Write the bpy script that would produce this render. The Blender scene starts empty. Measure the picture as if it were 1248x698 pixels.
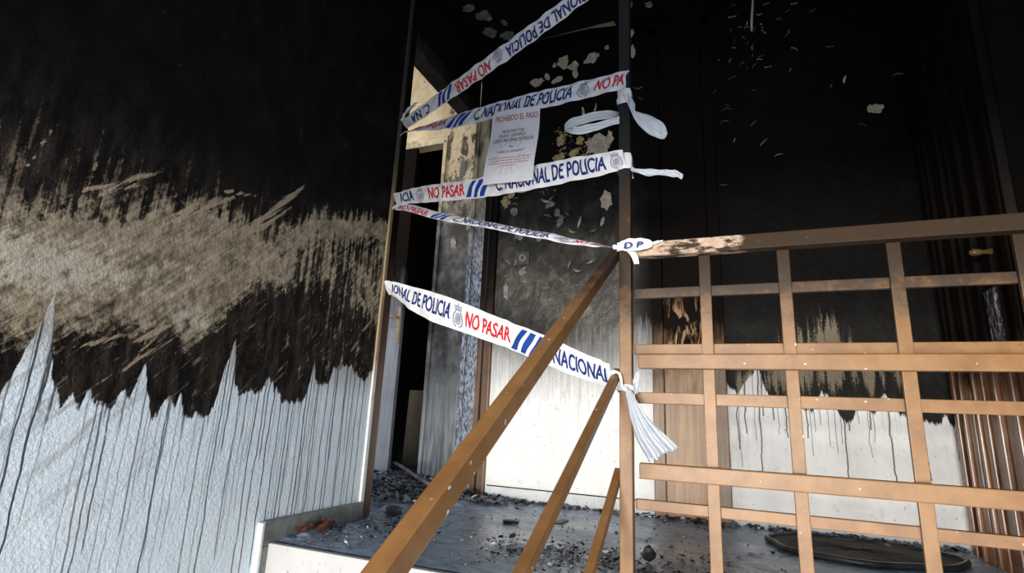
import bpy, bmesh, math, random
import numpy as np
from mathutils import Vector, Matrix

scene = bpy.context.scene
COL = scene.collection
random.seed(7)
RNG = np.random.RandomState(11)

# ------------------------------------------------------------------ camera
cam_d = bpy.data.cameras.new('camera')
cam_d.sensor_fit = 'HORIZONTAL'
cam_d.sensor_width = 36.0
cam_d.lens = 36.0 * 654.33 / 1248.0
cam_d.clip_start = 0.02
cam = bpy.data.objects.new('camera', cam_d)
COL.objects.link(cam)
CX, CY, CZ = (0.92405, 0.3797, 0.0447), (-0.0490, 0.2341, -0.9710), (-0.3791, 0.8950, 0.2349)
right = Vector(CX).normalized()
fwd = Vector(CZ).normalized()
right = (right - fwd * right.dot(fwd)).normalized()
upv = right.cross(fwd)
cam.matrix_world = Matrix(((right.x, upv.x, -fwd.x, 0.0), (right.y, upv.y, -fwd.y, 0.0),
                           (right.z, upv.z, -fwd.z, 0.475), (0, 0, 0, 1)))
scene.camera = cam

# ------------------------------------------------------------------ world, lights, exposure
w = bpy.data.worlds.new('world')
scene.world = w
w.use_nodes = True
bgn = w.node_tree.nodes['Background']
bgn.inputs[0].default_value = (0.58, 0.74, 1.0, 1)
bgn.inputs[1].default_value = 0.50


def area(name, loc, target, sx, sy, power, color):
    d = bpy.data.lights.new(name, 'AREA')
    d.shape = 'RECTANGLE'
    d.size, d.size_y, d.energy, d.color = sx, sy, power, color
    o = bpy.data.objects.new(name, d)
    COL.objects.link(o)
    o.location = loc
    o.rotation_euler = (Vector(target) - Vector(loc)).to_track_quat('-Z', 'Y').to_euler()
    return o


# daylight of the stairwell windows behind the photographer
area('stairwell_window_light', (-0.7, -5.2, 0.15), (-0.5, 3.0, 0.3), 2.2, 1.5, 640, (1.0, 0.96, 0.90))
area('lower_window_light', (1.1, -1.5, -0.35), (-1.6, 2.6, 0.9), 1.2, 1.0, 47, (1.0, 0.95, 0.87))
# added fill lamp inside the hallway, brightens its cream wall
area('hall_fill_light', (-3.3, 2.45, 2.5), (-2.1, 3.4, 2.6), 0.5, 0.8, 13, (1.0, 0.90, 0.74))

scene.view_settings.view_transform = 'Standard'
scene.view_settings.look = 'None'
scene.view_settings.gamma = 1.0
scene.view_settings.use_curve_mapping = False
scene.view_settings.exposure = 0.15

# ------------------------------------------------------------------ helpers: properties
def tag(o, label=None, cat=None, group=None, kind=None):
    if label: o['label'] = label
    if cat: o['category'] = cat
    if group: o['group'] = group
    if kind: o['kind'] = kind
    return o


def empty(name, loc=(0, 0, 0), parent=None):
    o = bpy.data.objects.new(name, None)
    o.empty_display_size = 0.05
    o.location = loc
    COL.objects.link(o)
    if parent:
        o.parent = parent
    return o


def link(name, me, mat, parent=None, smooth=False):
    if mat:
        me.materials.append(mat)
    if smooth:
        me.polygons.foreach_set('use_smooth', [True] * len(me.polygons))
    o = bpy.data.objects.new(name, me)
    COL.objects.link(o)
    if parent:
        o.parent = parent
        p = parent
        off = Vector((0, 0, 0))
        while p:
            off += p.location
            p = p.parent
        if off.length > 0:
            me.transform(Matrix.Translation(-off))
    return o


def poly(name, verts, faces, mat, parent=None, smooth=False):
    me = bpy.data.meshes.new(name)
    me.from_pydata([tuple(v) for v in verts], [], faces)
    me.update()
    return link(name, me, mat, parent, smooth)


def box_bm(bm, lo, hi):
    x0, y0, z0 = lo
    x1, y1, z1 = hi
    v = [bm.verts.new(p) for p in ((x0, y0, z0), (x1, y0, z0), (x1, y1, z0), (x0, y1, z0),
                                   (x0, y0, z1), (x1, y0, z1), (x1, y1, z1), (x0, y1, z1))]
    for f in ((3, 2, 1, 0), (4, 5, 6, 7), (0, 1, 5, 4), (1, 2, 6, 5), (2, 3, 7, 6), (3, 0, 4, 7)):
        bm.faces.new([v[i] for i in f])
    return v


def box(name, lo, hi, mat, parent=None, bevel=0.0, jitter=0.0):
    bm = bmesh.new()
    box_bm(bm, lo, hi)
    if bevel:
        bmesh.ops.bevel(bm, geom=bm.edges[:], offset=bevel, segments=2, affect='EDGES', profile=0.6)
    if jitter:
        for v in bm.verts:
            v.co += Vector((random.uniform(-1, 1), random.uniform(-1, 1), random.uniform(-1, 1))) * jitter
    me = bpy.data.meshes.new(name)
    bm.to_mesh(me)
    bm.free()
    return link(name, me, mat, parent)


def bar(name, p0, p1, wdt, hgt, mat, parent=None, up=(0, 0, 1), bevel=0.003):
    """square bar between two points, hgt measured along the up side"""
    p0, p1 = Vector(p0), Vector(p1)
    d = (p1 - p0).normalized()
    s = d.cross(Vector(up)).normalized()
    u = s.cross(d).normalized()
    bm = bmesh.new()
    vs = []
    for p in (p0, p1):
        for a, b in ((-1, -1), (1, -1), (1, 1), (-1, 1)):
            vs.append(bm.verts.new(p + s * a * wdt / 2 + u * b * hgt / 2))
    for f in ((3, 2, 1, 0), (4, 5, 6, 7), (0, 1, 5, 4), (1, 2, 6, 5), (2, 3, 7, 6), (3, 0, 4, 7)):
        bm.faces.new([vs[i] for i in f])
    bmesh.ops.recalc_face_normals(bm, faces=bm.faces[:])
    if bevel:
        bmesh.ops.bevel(bm, geom=bm.edges[:], offset=bevel, segments=2, affect='EDGES', profile=0.6)
    me = bpy.data.meshes.new(name)
    bm.to_mesh(me)
    bm.free()
    return link(name, me, mat, parent)


def tube(name, pts, radii, mat, parent=None, n=8, noise=0.0):
    V, F = [], []
    pts = [Vector(p) for p in pts]
    for i, p in enumerate(pts):
        d = (pts[min(i + 1, len(pts) - 1)] - pts[max(i - 1, 0)]).normalized()
        a = d.cross(Vector((0.3, 0.2, 1))).normalized()
        b = d.cross(a)
        for k in range(n):
            t = 2 * math.pi * k / n
            r = radii[i] * (1 + random.uniform(-noise, noise))
            V.append(p + a * math.cos(t) * r + b * math.sin(t) * r)
    for i in range(len(pts) - 1):
        for k in range(n):
            F.append((i * n + k, i * n + (k + 1) % n, (i + 1) * n + (k + 1) % n, (i + 1) * n + k))
    F.append(tuple(range(n))[::-1])
    F.append(tuple((len(pts) - 1) * n + k for k in range(n)))
    return poly(name, V, F, mat, parent, True)


def fbm(x, y, seed=0, octaves=4, gain=0.5):
    """value noise on numpy arrays, about 0..1"""
    rs = np.random.RandomState(seed)
    out = np.zeros_like(x, dtype=float)
    amp, tot = 1.0, 0.0
    for o in range(octaves):
        T = rs.rand(64, 64)
        f = 2 ** o
        xi, yi = x * f + 17.3 * o + 200, y * f + 9.1 * o + 200
        x0, y0 = np.floor(xi).astype(int), np.floor(yi).astype(int)
        fx, fy = xi - x0, yi - y0
        fx, fy = fx * fx * (3 - 2 * fx), fy * fy * (3 - 2 * fy)
        g = lambda a, b: T[a % 64, b % 64]
        out += amp * ((g(x0, y0) * (1 - fx) + g(x0 + 1, y0) * fx) * (1 - fy)
                      + (g(x0, y0 + 1) * (1 - fx) + g(x0 + 1, y0 + 1) * fx) * fy)
        tot += amp
        amp *= gain
    return out / tot


def sstep(a, b, x):
    t = np.clip((x - a) / (b - a), 0, 1)
    return t * t * (3 - 2 * t)


def grid_wall(name, p00, du, dv, nu, nv, nrm, thick, mat, attrs, bump=None, parent=None, box_back=True):
    """dense front face (attributes per vertex) on a solid slab"""
    p00, du, dv, nrm = (np.array(a, float) for a in (p00, du, dv, nrm))
    uu, vv = np.meshgrid(np.linspace(0, 1, nu + 1), np.linspace(0, 1, nv + 1))
    uu, vv = uu.ravel(), vv.ravel()
    P = p00 + uu[:, None] * du + vv[:, None] * dv
    A = {k: fn(P) for k, fn in attrs.items()}
    if bump is not None:
        P = P + nrm * bump(P)[:, None]
    N = len(P)
    idx = np.arange(N).reshape(nv + 1, nu + 1)
    Q = np.stack([idx[:-1, :-1], idx[:-1, 1:], idx[1:, 1:], idx[1:, :-1]], -1).reshape(-1, 4)
    if np.dot(np.cross(du, dv), nrm) < 0:
        Q = Q[:, ::-1]
    back = np.array([p00, p00 + du, p00 + du + dv, p00 + dv])
    bk = np.concatenate([back - nrm * 0.006, back - nrm * thick])
    BF = np.array([[0, 1, 2, 3], [7, 6, 5, 4], [0, 4, 5, 1], [1, 5, 6, 2], [2, 6, 7, 3], [3, 7, 4, 0]]) + N
    if box_back:
        allv, allf = np.concatenate([P, bk]), np.concatenate([Q, BF])
    else:
        allv, allf = P, Q
    me = bpy.data.meshes.new(name)
    me.vertices.add(len(allv))
    me.vertices.foreach_set('co', allv.astype(np.float32).ravel())
    me.loops.add(len(allf) * 4)
    me.loops.foreach_set('vertex_index', allf.astype(np.int32).ravel())
    me.polygons.add(len(allf))
    me.polygons.foreach_set('loop_start', np.arange(0, len(allf) * 4, 4, dtype=np.int32))
    me.polygons.foreach_set('use_smooth', np.concatenate([np.ones(len(Q), bool), np.zeros(len(allf) - len(Q), bool)]))
    me.update(calc_edges=True)
    me.validate()
    for k, a in A.items():
        at = me.attributes.new(k, 'FLOAT', 'POINT')
        full = np.concatenate([a, np.ones(len(allv) - N)])
        at.data.foreach_set('value', full.astype(np.float32))
    return link(name, me, mat, parent)


# ------------------------------------------------------------------ helpers: materials
class Tree:
    def __init__(self, name):
        self.m = bpy.data.materials.new(name)
        self.m.use_nodes = True
        self.t = self.m.node_tree
        self.b = self.t.nodes['Principled BSDF']
        self.pos = self.t.nodes.new('ShaderNodeNewGeometry').outputs['Position']
        s = self.t.nodes.new('ShaderNodeSeparateXYZ')
        self.t.links.new(self.pos, s.inputs[0])
        self.x, self.y, self.z = s.outputs

    def put(self, sock, v):
        if isinstance(v, bpy.types.NodeSocket):
            self.t.links.new(v, sock)
        elif v is not None:
            if sock.type == 'RGBA' and len(v) == 3:
                v = (*v, 1)
            sock.default_value = v

    def M(self, op, a, b=None, c=None, clamp=False):
        n = self.t.nodes.new('ShaderNodeMath')
        n.operation = op
        n.use_clamp = clamp
        for i, v in enumerate((a, b, c)):
            if v is not None:
                self.put(n.inputs[i], v)
        return n.outputs[0]

    def add(self, a, b): return self.M('ADD', a, b)
    def sub(self, a, b): return self.M('SUBTRACT', a, b)
    def mul(self, a, b): return self.M('MULTIPLY', a, b)
    def lt(self, a, b): return self.M('LESS_THAN', a, b)
    def inv(self, a): return self.M('SUBTRACT', 1.0, a)

    def ss(self, a, b, x):
        n = self.t.nodes.new('ShaderNodeMapRange')
        n.interpolation_type = 'SMOOTHSTEP'
        self.put(n.inputs['Value'], x)
        lo, hi, t0, t1 = (a, b, 0.0, 1.0) if a < b else (b, a, 1.0, 0.0)
        n.inputs['From Min'].default_value = lo
        n.inputs['From Max'].default_value = hi
        n.inputs['To Min'].default_value = t0
        n.inputs['To Max'].default_value = t1
        return n.outputs['Result']

    def attr(self, name):
        n = self.t.nodes.new('ShaderNodeAttribute')
        n.attribute_name = name
        return n.outputs['Fac']

    def vec(self, sx, sy, sz, src=None):
        n = self.t.nodes.new('ShaderNodeVectorMath')
        n.operation = 'MULTIPLY'
        self.put(n.inputs[0], src or self.pos)
        n.inputs[1].default_value = (sx, sy, sz)
        return n.outputs[0]

    def noise(self, scale=(1, 1, 1), detail=4, rough=0.55, dist=0.0, src=None):
        n = self.t.nodes.new('ShaderNodeTexNoise')
        if not isinstance(scale, tuple):
            scale = (scale,) * 3
        self.put(n.inputs['Vector'], self.vec(*scale, src=src))
        n.inputs['Scale'].default_value = 1.0
        n.inputs['Detail'].default_value = detail
        n.inputs['Roughness'].default_value = rough
        n.inputs['Distortion'].default_value = dist
        return n.outputs['Fac']

    def voro1(self, wv):
        n = self.t.nodes.new('ShaderNodeTexVoronoi')
        n.voronoi_dimensions = '1D'
        self.put(n.inputs['W'], wv)
        n.inputs['Scale'].default_value = 1.0
        s = self.t.nodes.new('ShaderNodeSeparateColor')
        self.t.links.new(n.outputs['Color'], s.inputs[0])
        return n.outputs['Distance'], s.outputs[0], s.outputs[1]

    def voro(self, scale, feature='F1', rnd=1.0):
        n = self.t.nodes.new('ShaderNodeTexVoronoi')
        n.feature = feature
        if not isinstance(scale, tuple):
            scale = (scale,) * 3
        self.put(n.inputs['Vector'], self.vec(*scale))
        n.inputs['Scale'].default_value = 1.0
        n.inputs['Randomness'].default_value = rnd
        return n.outputs['Distance']

    def mix(self, f, a, b):
        n = self.t.nodes.new('ShaderNodeMix')
        n.data_type = 'RGBA'
        self.put(n.inputs[0], f)
        self.put(n.inputs[6], a)
        self.put(n.inputs[7], b)
        return n.outputs[2]

    def mixf(self, f, a, b):
        n = self.t.nodes.new('ShaderNodeMix')
        n.data_type = 'FLOAT'
        self.put(n.inputs[0], f)
        self.put(n.inputs[2], a)
        self.put(n.inputs[3], b)
        return n.outputs[0]

    def bump(self, h, strength=0.4, dist=0.01):
        n = self.t.nodes.new('ShaderNodeBump')
        n.inputs['Strength'].default_value = strength
        n.inputs['Distance'].default_value = dist
        self.put(n.inputs['Height'], h)
        self.t.links.new(n.outputs[0], self.b.inputs['Normal'])

    def out(self, color, rough=0.6, spec=None, metal=None):
        self.put(self.b.inputs['Base Color'], color)
        self.put(self.b.inputs['Roughness'], rough)
        if spec is not None: self.put(self.b.inputs['Specular IOR Level'], spec)
        if metal is not None: self.put(self.b.inputs['Metallic'], metal)
        return self.m


def plain(name, color, rough=0.6, var=0.25, scale=30, spec=0.4, bump=0.0):
    t = Tree(name)
    n = t.noise(scale, 4)
    c2 = tuple(v * (1 - var) for v in color)
    if bump: t.bump(n, bump, 0.004)
    return t.out(t.mix(t.ss(0.3, 0.7, n), c2, color), rough, spec)


SOOT = (0.004, 0.0035, 0.003)


def m_wall_left():
    t = Tree('sooted_stair_wall')
    edge, tan, light, sw, strk = (t.attr(k) for k in ('edge', 'tan', 'light', 'sw', 'strk'))
    streak = t.noise((40, 48, 3.5), 3, 0.6)
    fine = t.noise((160, 160, 120), 3, 0.6)
    med = t.noise((9, 14, 9), 5, 0.6)
    mid = t.noise((30, 34, 30), 5, 0.65)
    # brush direction: up to the right at about 45 degrees
    cv = t.t.nodes.new('ShaderNodeCombineXYZ')
    t.put(cv.inputs[0], t.mul(t.add(t.y, t.z), 0.707))
    t.put(cv.inputs[1], t.mul(t.sub(t.z, t.y), 0.707))
    brush = t.noise((7, 75, 1), 5, 0.65, 0.5, src=cv.outputs[0])
    sweep = t.noise((3, 22, 1), 5, 0.6, 0.8, src=cv.outputs[0])
    # clean paint under the soot line
    e2 = t.add(edge, t.add(t.mul(t.sub(streak, 0.5), 0.075), t.add(t.mul(t.sub(fine, 0.5), 0.014), t.mul(t.sub(mid, 0.5), 0.06))))
    white = t.ss(0.007, -0.007, e2)
    # thin runs of sooty water
    def drips(freq, wid, lmax, seed, keep):
        wob = t.noise((seed + 0.3, 3.0, 6.0), 3, 0.55)
        wv = t.add(t.mul(t.add(t.y, seed), freq), t.mul(wob, 0.65 * freq / 30))
        d, r1, r2 = t.voro1(wv)
        depth = t.sub(0.56, t.z)
        ln = t.ss(0.0, 0.05, t.sub(t.mul(t.M('POWER', r1, 0.6), lmax), depth))
        brk = t.ss(0.15, 0.42, t.noise((seed, 60, 20), 3, 0.6))
        wd = t.mul(wid, t.add(0.55, t.mul(t.noise((seed, 25, 9), 2), 0.9)))
        body = t.M('SUBTRACT', 1.0, t.M('DIVIDE', d, wd), clamp=True)
        return t.mul(t.mul(t.ss(0.0, 0.2, body), t.mul(ln, brk)), t.mul(t.lt(r2, keep), t.add(0.7, t.mul(r2, 0.4))))
    dr = t.M('MAXIMUM', drips(22, 0.060, 1.0, 1.7, 0.85), drips(13, 0.038, 0.9, 4.1, 0.9))
    dr = t.M('MAXIMUM', dr, t.mul(drips(41, 0.075, 0.7, 7.7, 0.7), 0.7))
    wc = t.mix(t.ss(0.3, 0.75, med), (0.64, 0.74, 0.82), (0.74, 0.82, 0.88))
    smear = t.mul(t.ss(0.46, 0.70, sweep), t.ss(1.5, 0.9, t.y))
    wc = t.mix(t.mul(t.M('MAXIMUM', smear, t.mul(t.ss(0.5, 0.75, mid), 0.6)), t.mul(t.ss(-0.55, 0.0, edge), 0.6)), wc, (0.25, 0.255, 0.26))
    wc = t.mix(t.mul(t.ss(0.50, 0.66, t.z), 0.75), wc, t.mix(mid, (0.20, 0.175, 0.15), (0.42, 0.39, 0.35)))
    wc = t.mix(t.mul(dr, 0.95), wc, (0.028, 0.032, 0.036))
    # soot and the scraped tan band
    sc = t.mix(t.ss(0.35, 0.75, med), (0.004, 0.0035, 0.003), (0.010, 0.0085, 0.0075))
    near = t.mul(t.ss(1.45, 0.95, t.z), 1.0)
    haze = t.mul(t.ss(0.40, 0.72, t.noise((22, 26, 7), 6, 0.7)), t.mul(near, 0.7))
    sc = t.mix(haze, sc, (0.055, 0.043, 0.033))
    scr = t.ss(0.60, 0.68, t.add(t.mul(brush, 0.8), t.mul(mid, 0.25)))
    sc = t.mix(t.mul(scr, t.mul(t.ss(1.0, 0.72, t.z), 0.6)), sc, (0.26, 0.22, 0.165))
    specks = t.ss(0.68, 0.76, t.noise((110, 140, 80), 2, 0.5))
    sc = t.mix(t.mul(specks, t.mul(near, 0.5)), sc, (0.22, 0.18, 0.14))
    tm = t.add(tan, t.add(t.mul(t.mul(t.sub(streak, 0.5), sw), 1.7), t.add(t.mul(t.sub(mid, 0.5), 0.75), t.mul(t.sub(fine, 0.5), 0.45))))
    tm = t.add(tm, t.add(t.mul(t.sub(med, 0.5), 0.5), t.mul(t.sub(brush, 0.5), 0.5)))
    tmask = t.ss(0.36, 0.66, tm)
    tex = t.add(t.mul(mid, 0.5), t.add(t.mul(brush, 0.35), t.mul(med, 0.3)))
    tc = t.mix(t.ss(0.42, 0.72, tex), (0.095, 0.075, 0.052), (0.37, 0.305, 0.215))
    tc = t.mix(t.mul(t.ss(0.0, 0.13, t.attr('above')), 0.75), tc, (0.075, 0.052, 0.038))
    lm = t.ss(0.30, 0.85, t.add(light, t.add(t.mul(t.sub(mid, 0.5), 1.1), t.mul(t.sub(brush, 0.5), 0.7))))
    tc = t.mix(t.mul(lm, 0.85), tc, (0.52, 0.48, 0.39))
    sm = t.ss(0.42, 0.70, t.add(t.mul(strk, 0.70), t.add(t.mul(t.sub(brush, 0.5), 2.2), t.mul(t.sub(fine, 0.5), 0.5))))
    sm = t.mul(sm, t.ss(0.02, 0.3, strk))
    c = t.mix(tmask, sc, tc)
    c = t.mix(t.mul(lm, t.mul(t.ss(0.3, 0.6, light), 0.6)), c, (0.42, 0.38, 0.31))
    c = t.mix(t.mul(sm, 0.85), c, (0.33, 0.26, 0.18))
    c = t.mix(white, c, wc)
    grain = t.noise((60, 90, 90), 4, 0.6)
    t.bump(t.add(t.mul(grain, 1.0), t.add(t.mul(white, 0.25), t.add(t.mul(brush, 0.5), t.mul(tmask, 0.2)))), 0.6, 0.007)
    return t.out(c, t.mixf(white, 0.7, 0.5), t.mixf(white, 0.10, 0.4))


def m_wall_back():
    t = Tree('sooted_landing_wall')
    edge, soft, tan, cream, grey = (t.attr(k) for k in ('edge', 'soft', 'tan', 'cream', 'grey'))
    streak = t.noise((60, 50, 4), 4, 0.65)
    fine = t.noise((140, 140, 110), 3, 0.6)
    med = t.noise((9, 9, 9), 5, 0.6)
    e2 = t.add(edge, t.add(t.mul(t.sub(streak, 0.5), t.mixf(t.ss(0.1, 0.3, soft), 0.09, 0.32)), t.mul(t.sub(fine, 0.5), 0.012)))
    clean = t.inv(t.M('DIVIDE', t.add(e2, t.mul(soft, 0.5)), soft, clamp=True))
    clean = t.M('MULTIPLY', clean, 1.0, clamp=True)
    def drips(freq, wid, lmax, seed, keep):
        wob = t.noise((3.0, seed + 0.3, 9.0), 3, 0.6)
        wv = t.add(t.mul(t.add(t.x, seed), freq), t.mul(wob, 0.9 * freq / 30))
        d, r1, r2 = t.voro1(wv)
        ln = t.lt(t.sub(0.62, t.z), t.mul(r1, lmax))
        return t.mul(t.mul(t.ss(wid * 1.25, wid * 0.6, d), ln), t.lt(r2, keep))
    dr = t.M('MAXIMUM', drips(22, 0.07, 0.45, 2.2, 0.8), t.mul(drips(37, 0.08, 0.35, 5.2, 0.6), 0.7))
    dr = t.mul(dr, t.ss(-0.3, -0.1, t.x))
    wc = t.mix(t.ss(0.3, 0.7, med), (0.74, 0.73, 0.71), (0.82, 0.81, 0.79))
    wc = t.mix(t.mul(t.ss(0.48, 0.72, t.noise((46, 46, 3), 5, 0.7)), t.mul(t.ss(0.1, 0.8, t.z), 0.65)), wc, (0.30, 0.295, 0.28))
    wc = t.mix(t.mul(t.ss(0.58, 0.7, t.noise((11, 11, 11), 5, 0.7)), 0.35), wc, (0.40, 0.41, 0.41))
    dots = t.ss(0.74, 0.78, t.noise((70, 70, 70), 1, 0.4))
    wc = t.mix(t.M('MAXIMUM', t.mul(dr, 0.92), t.mul(dots, 0.45)), wc, (0.03, 0.026, 0.024))
    sc = t.mix(t.ss(0.35, 0.75, med), SOOT, (0.007, 0.006, 0.005))
    gcol = t.mix(t.ss(0.42, 0.68, t.noise((14, 14, 9), 5, 0.65, 0.6)), (0.034, 0.029, 0.020), (0.125, 0.11, 0.085))
    sc = t.mix(grey, sc, gcol)
    scratch = t.ss(0.72, 0.78, t.noise((60, 60, 26), 3, 0.6, 1.5))
    sc = t.mix(t.mul(scratch, t.add(t.mul(grey, 0.7), 0.03)), sc, (0.33, 0.31, 0.27))
    col = t.noise((26, 26, 1.6), 4, 0.65)
    tm = t.ss(0.36, 0.72, t.add(tan, t.add(t.mul(t.sub(col, 0.5), 2.6), t.add(t.mul(t.sub(streak, 0.5), 0.8), t.mul(t.sub(fine, 0.5), 0.8)))))
    sc = t.mix(tm, sc, t.mix(fine, (0.16, 0.12, 0.08), (0.33, 0.26, 0.18)))
    crk = t.add(cream, t.add(t.mul(t.sub(t.noise((34, 34, 34), 4, 0.7), 0.5), 1.3), t.mul(t.sub(fine, 0.5), 0.4)))
    sc = t.mix(t.ss(0.62, 0.72, crk), sc, t.mix(t.noise((40, 40, 40), 3), (0.22, 0.15, 0.07), (0.62, 0.50, 0.30)))
    c = t.mix(clean, sc, wc)
    t.bump(t.add(t.mul(t.noise((26, 26, 20), 5, 0.65), 1.0), t.mul(fine, 0.3)), 0.5, 0.008)
    return t.out(c, t.mixf(clean, t.mixf(grey, 0.55, 0.36), 0.5), t.mixf(clean, t.mixf(grey, 0.08, 0.55), 0.4))


def m_soot_plain(name='soot_black', lo=SOOT, hi=(0.008, 0.007, 0.0065), rough=0.6):
    t = Tree(name)
    n = t.noise((8, 8, 5), 6, 0.65)
    t.bump(t.noise((30, 30, 22), 5, 0.6), 0.4, 0.006)
    return t.out(t.mix(t.ss(0.35, 0.75, n), lo, hi), rough, 0.25)


def m_floor():
    t = Tree('wet_ash_floor')
    n = t.noise((5, 7, 5), 6, 0.62)
    f = t.noise((45, 60, 45), 5, 0.7)
    g = t.noise((16, 26, 16), 6, 0.7)
    wet = t.ss(0.42, 0.6, t.noise((2.3, 3.0, 2), 4, 0.6))
    c = t.mix(t.ss(0.30, 0.66, g), (0.12, 0.165, 0.235), (0.36, 0.47, 0.60))
    c = t.mix(t.mul(t.ss(0.52, 0.70, n), 0.75), c, (0.06, 0.075, 0.10))
    c = t.mix(t.mul(t.ss(0.56, 0.70, f), 0.8), c, (0.45, 0.51, 0.58))
    c = t.mix(t.mul(t.ss(0.57, 0.66, t.noise((30, 42, 20), 5, 0.75)), 0.9), c, (0.012, 0.014, 0.018))
    t.bump(t.add(t.mul(f, 0.8), t.add(t.mul(g, 0.9), n)), 0.28, 0.009)
    return t.out(c, t.mixf(wet, 0.45, 0.17), 0.8)


def m_rail(name, patch=False):
    """brown paint, sooted towards the top"""
    t = Tree(name)
    n = t.noise((14, 14, 14), 5, 0.6)
    g = t.noise((70, 70, 70), 3, 0.6)
    c = t.mix(t.ss(0.3, 0.72, n), (0.185, 0.085, 0.026), (0.27, 0.135, 0.046))
    c = t.mix(t.mul(t.ss(0.62, 0.75, g), 0.5), c, (0.19, 0.095, 0.04))
    sp = t.ss(0.755, 0.79, t.noise((75, 75, 75), 1, 0.3))
    c = t.mix(t.mul(sp, 0.85), c, (0.72, 0.68, 0.62))
    hz = t.add(t.z, t.add(t.mul(t.sub(n, 0.5), 0.35), t.mul(t.sub(g, 0.5), 0.12)))
    c = t.mix(t.mul(t.ss(0.70, 0.90, hz), 0.95), c, (0.024, 0.015, 0.009))
    c = t.mix(t.mul(t.ss(0.62, 0.74, t.noise((5, 9, 6), 4, 0.6)), t.mul(t.ss(0.75, 0.9, t.z), 0.8)), c, (0.15, 0.075, 0.028))
    c = t.mix(t.ss(1.05, 1.35, hz), c, (0.012, 0.0125, 0.012))
    if patch:
        pm = t.mul(t.ss(0.04, -0.0, t.add(t.x, t.mul(t.sub(n, 0.5), 0.16))), t.ss(0.42, 0.56, t.noise((16, 40, 40), 4, 0.6)))
        c = t.mix(pm, c, t.mix(g, (0.26, 0.12, 0.05), (0.62, 0.52, 0.42)))
    t.bump(t.add(n, t.mul(g, 0.4)), 0.18, 0.003)
    sootf = t.ss(0.75, 1.0, t.z)
    return t.out(c, t.mixf(sootf, 0.42, 0.65), t.mixf(sootf, 0.4, 0.15))


def m_wood(name, c1, c2, soot_z=None, soot_w=0.3, axis='z', rough=0.4, soot_col=(0.008, 0.006, 0.005), scar=False):
    t = Tree(name)
    sc = (60, 60, 2.5) if axis == 'z' else ((2.5, 60, 60) if axis == 'x' else (60, 2.5, 60))
    n = t.noise(sc, 5, 0.65, 0.4)
    m = t.noise(6, 4)
    c = t.mix(t.ss(0.3, 0.7, n), c1, c2)
    c = t.mix(t.mul(t.ss(0.5, 0.75, m), 0.4), c, tuple(v * 0.5 for v in c1))
    if soot_z is not None:
        hz = t.add(t.z, t.add(t.mul(t.sub(m, 0.5), 0.5), t.mul(t.sub(t.noise((40, 40, 4), 4), 0.5), 0.35)))
        f = t.ss(soot_z - soot_w, soot_z + soot_w, hz)
        if scar:
            sw = t.ss(0.5, 0.62, t.noise((16, 16, 5), 4, 0.6, 2.2))
            f = t.mul(f, t.inv(t.mul(sw, t.mul(t.ss(1.2, 1.05, t.z), t.ss(-0.42, -0.33, t.x)))))
        c = t.mix(f, c, soot_col)
    t.bump(n, 0.25, 0.003)
    if soot_z is not None:
        return t.out(c, t.mixf(f, rough, 0.7), t.mixf(f, 0.45, 0.04))
    return t.out(c, rough, 0.45)


def m_hall():
    t = Tree('burnt_hall_wall')
    n = t.noise((9, 9, 7), 6, 0.65)
    st = t.noise((40, 40, 3), 4, 0.6)
    f = t.noise((90, 90, 60), 3, 0.6)
    low = t.mix(t.ss(0.35, 0.7, st), (0.26, 0.27, 0.28), (0.68, 0.69, 0.70))
    mid = t.mix(t.ss(0.38, 0.75, n), (0.045, 0.043, 0.042), (0.26, 0.25, 0.24))
    mid = t.mix(t.ss(0.68, 0.76, f), mid, (0.4, 0.4, 0.4))
    top = t.mix(t.ss(0.3, 0.7, n), (0.66, 0.51, 0.31), (0.86, 0.74, 0.52))
    top = t.mix(t.mul(t.ss(0.53, 0.60, t.noise((13, 13, 7), 5, 0.7, 0.8)), t.mul(t.ss(-2.15, -2.0, t.x), 0.93)), top, (0.035, 0.026, 0.018))
    top = t.mix(t.mul(t.ss(0.60, 0.68, t.noise((9, 9, 16), 5, 0.7, 0.8)), 0.6), top, (0.20, 0.14, 0.08))
    hz = t.add(t.z, t.mul(t.sub(st, 0.5), 0.7))
    c = t.mix(t.ss(0.35, 0.95, hz), low, mid)
    hz2 = t.add(t.z, t.mul(t.sub(n, 0.5), 0.9))
    c = t.mix(t.ss(1.85, 2.3, hz2), c, top)
    t.bump(t.add(n, f), 0.5, 0.008)
    return t.out(c, 0.5, 0.35)


def m_speckled():
    t = Tree('flaked_frame_paint')
    n = t.noise((100, 100, 34), 4, 0.75)
    m = t.noise((12, 12, 5), 4)
    c = t.mix(t.ss(0.40, 0.62, n), (0.02, 0.024, 0.032), (0.27, 0.31, 0.38))
    c = t.mix(t.ss(1.3, 2.2, t.add(t.z, t.mul(t.sub(m, 0.5), 0.6))), c, t.mix(t.ss(0.4, 0.6, m), (0.05, 0.035, 0.02), (0.45, 0.36, 0.22)))
    t.bump(n, 0.5, 0.004)
    return t.out(c, 0.45, 0.5)


def m_tape(name='white_plastic_tape', ca=(0.72, 0.72, 0.73), cb=(0.58, 0.58, 0.60)):
    t = Tree(name)
    n = t.noise((12, 12, 12), 4)
    t.bump(t.noise((55, 55, 55), 3, 0.6), 0.12, 0.004)
    c = t.mix(t.ss(0.45, 0.8, n), ca, cb)
    return t.out(c, 0.36, 0.5)


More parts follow.
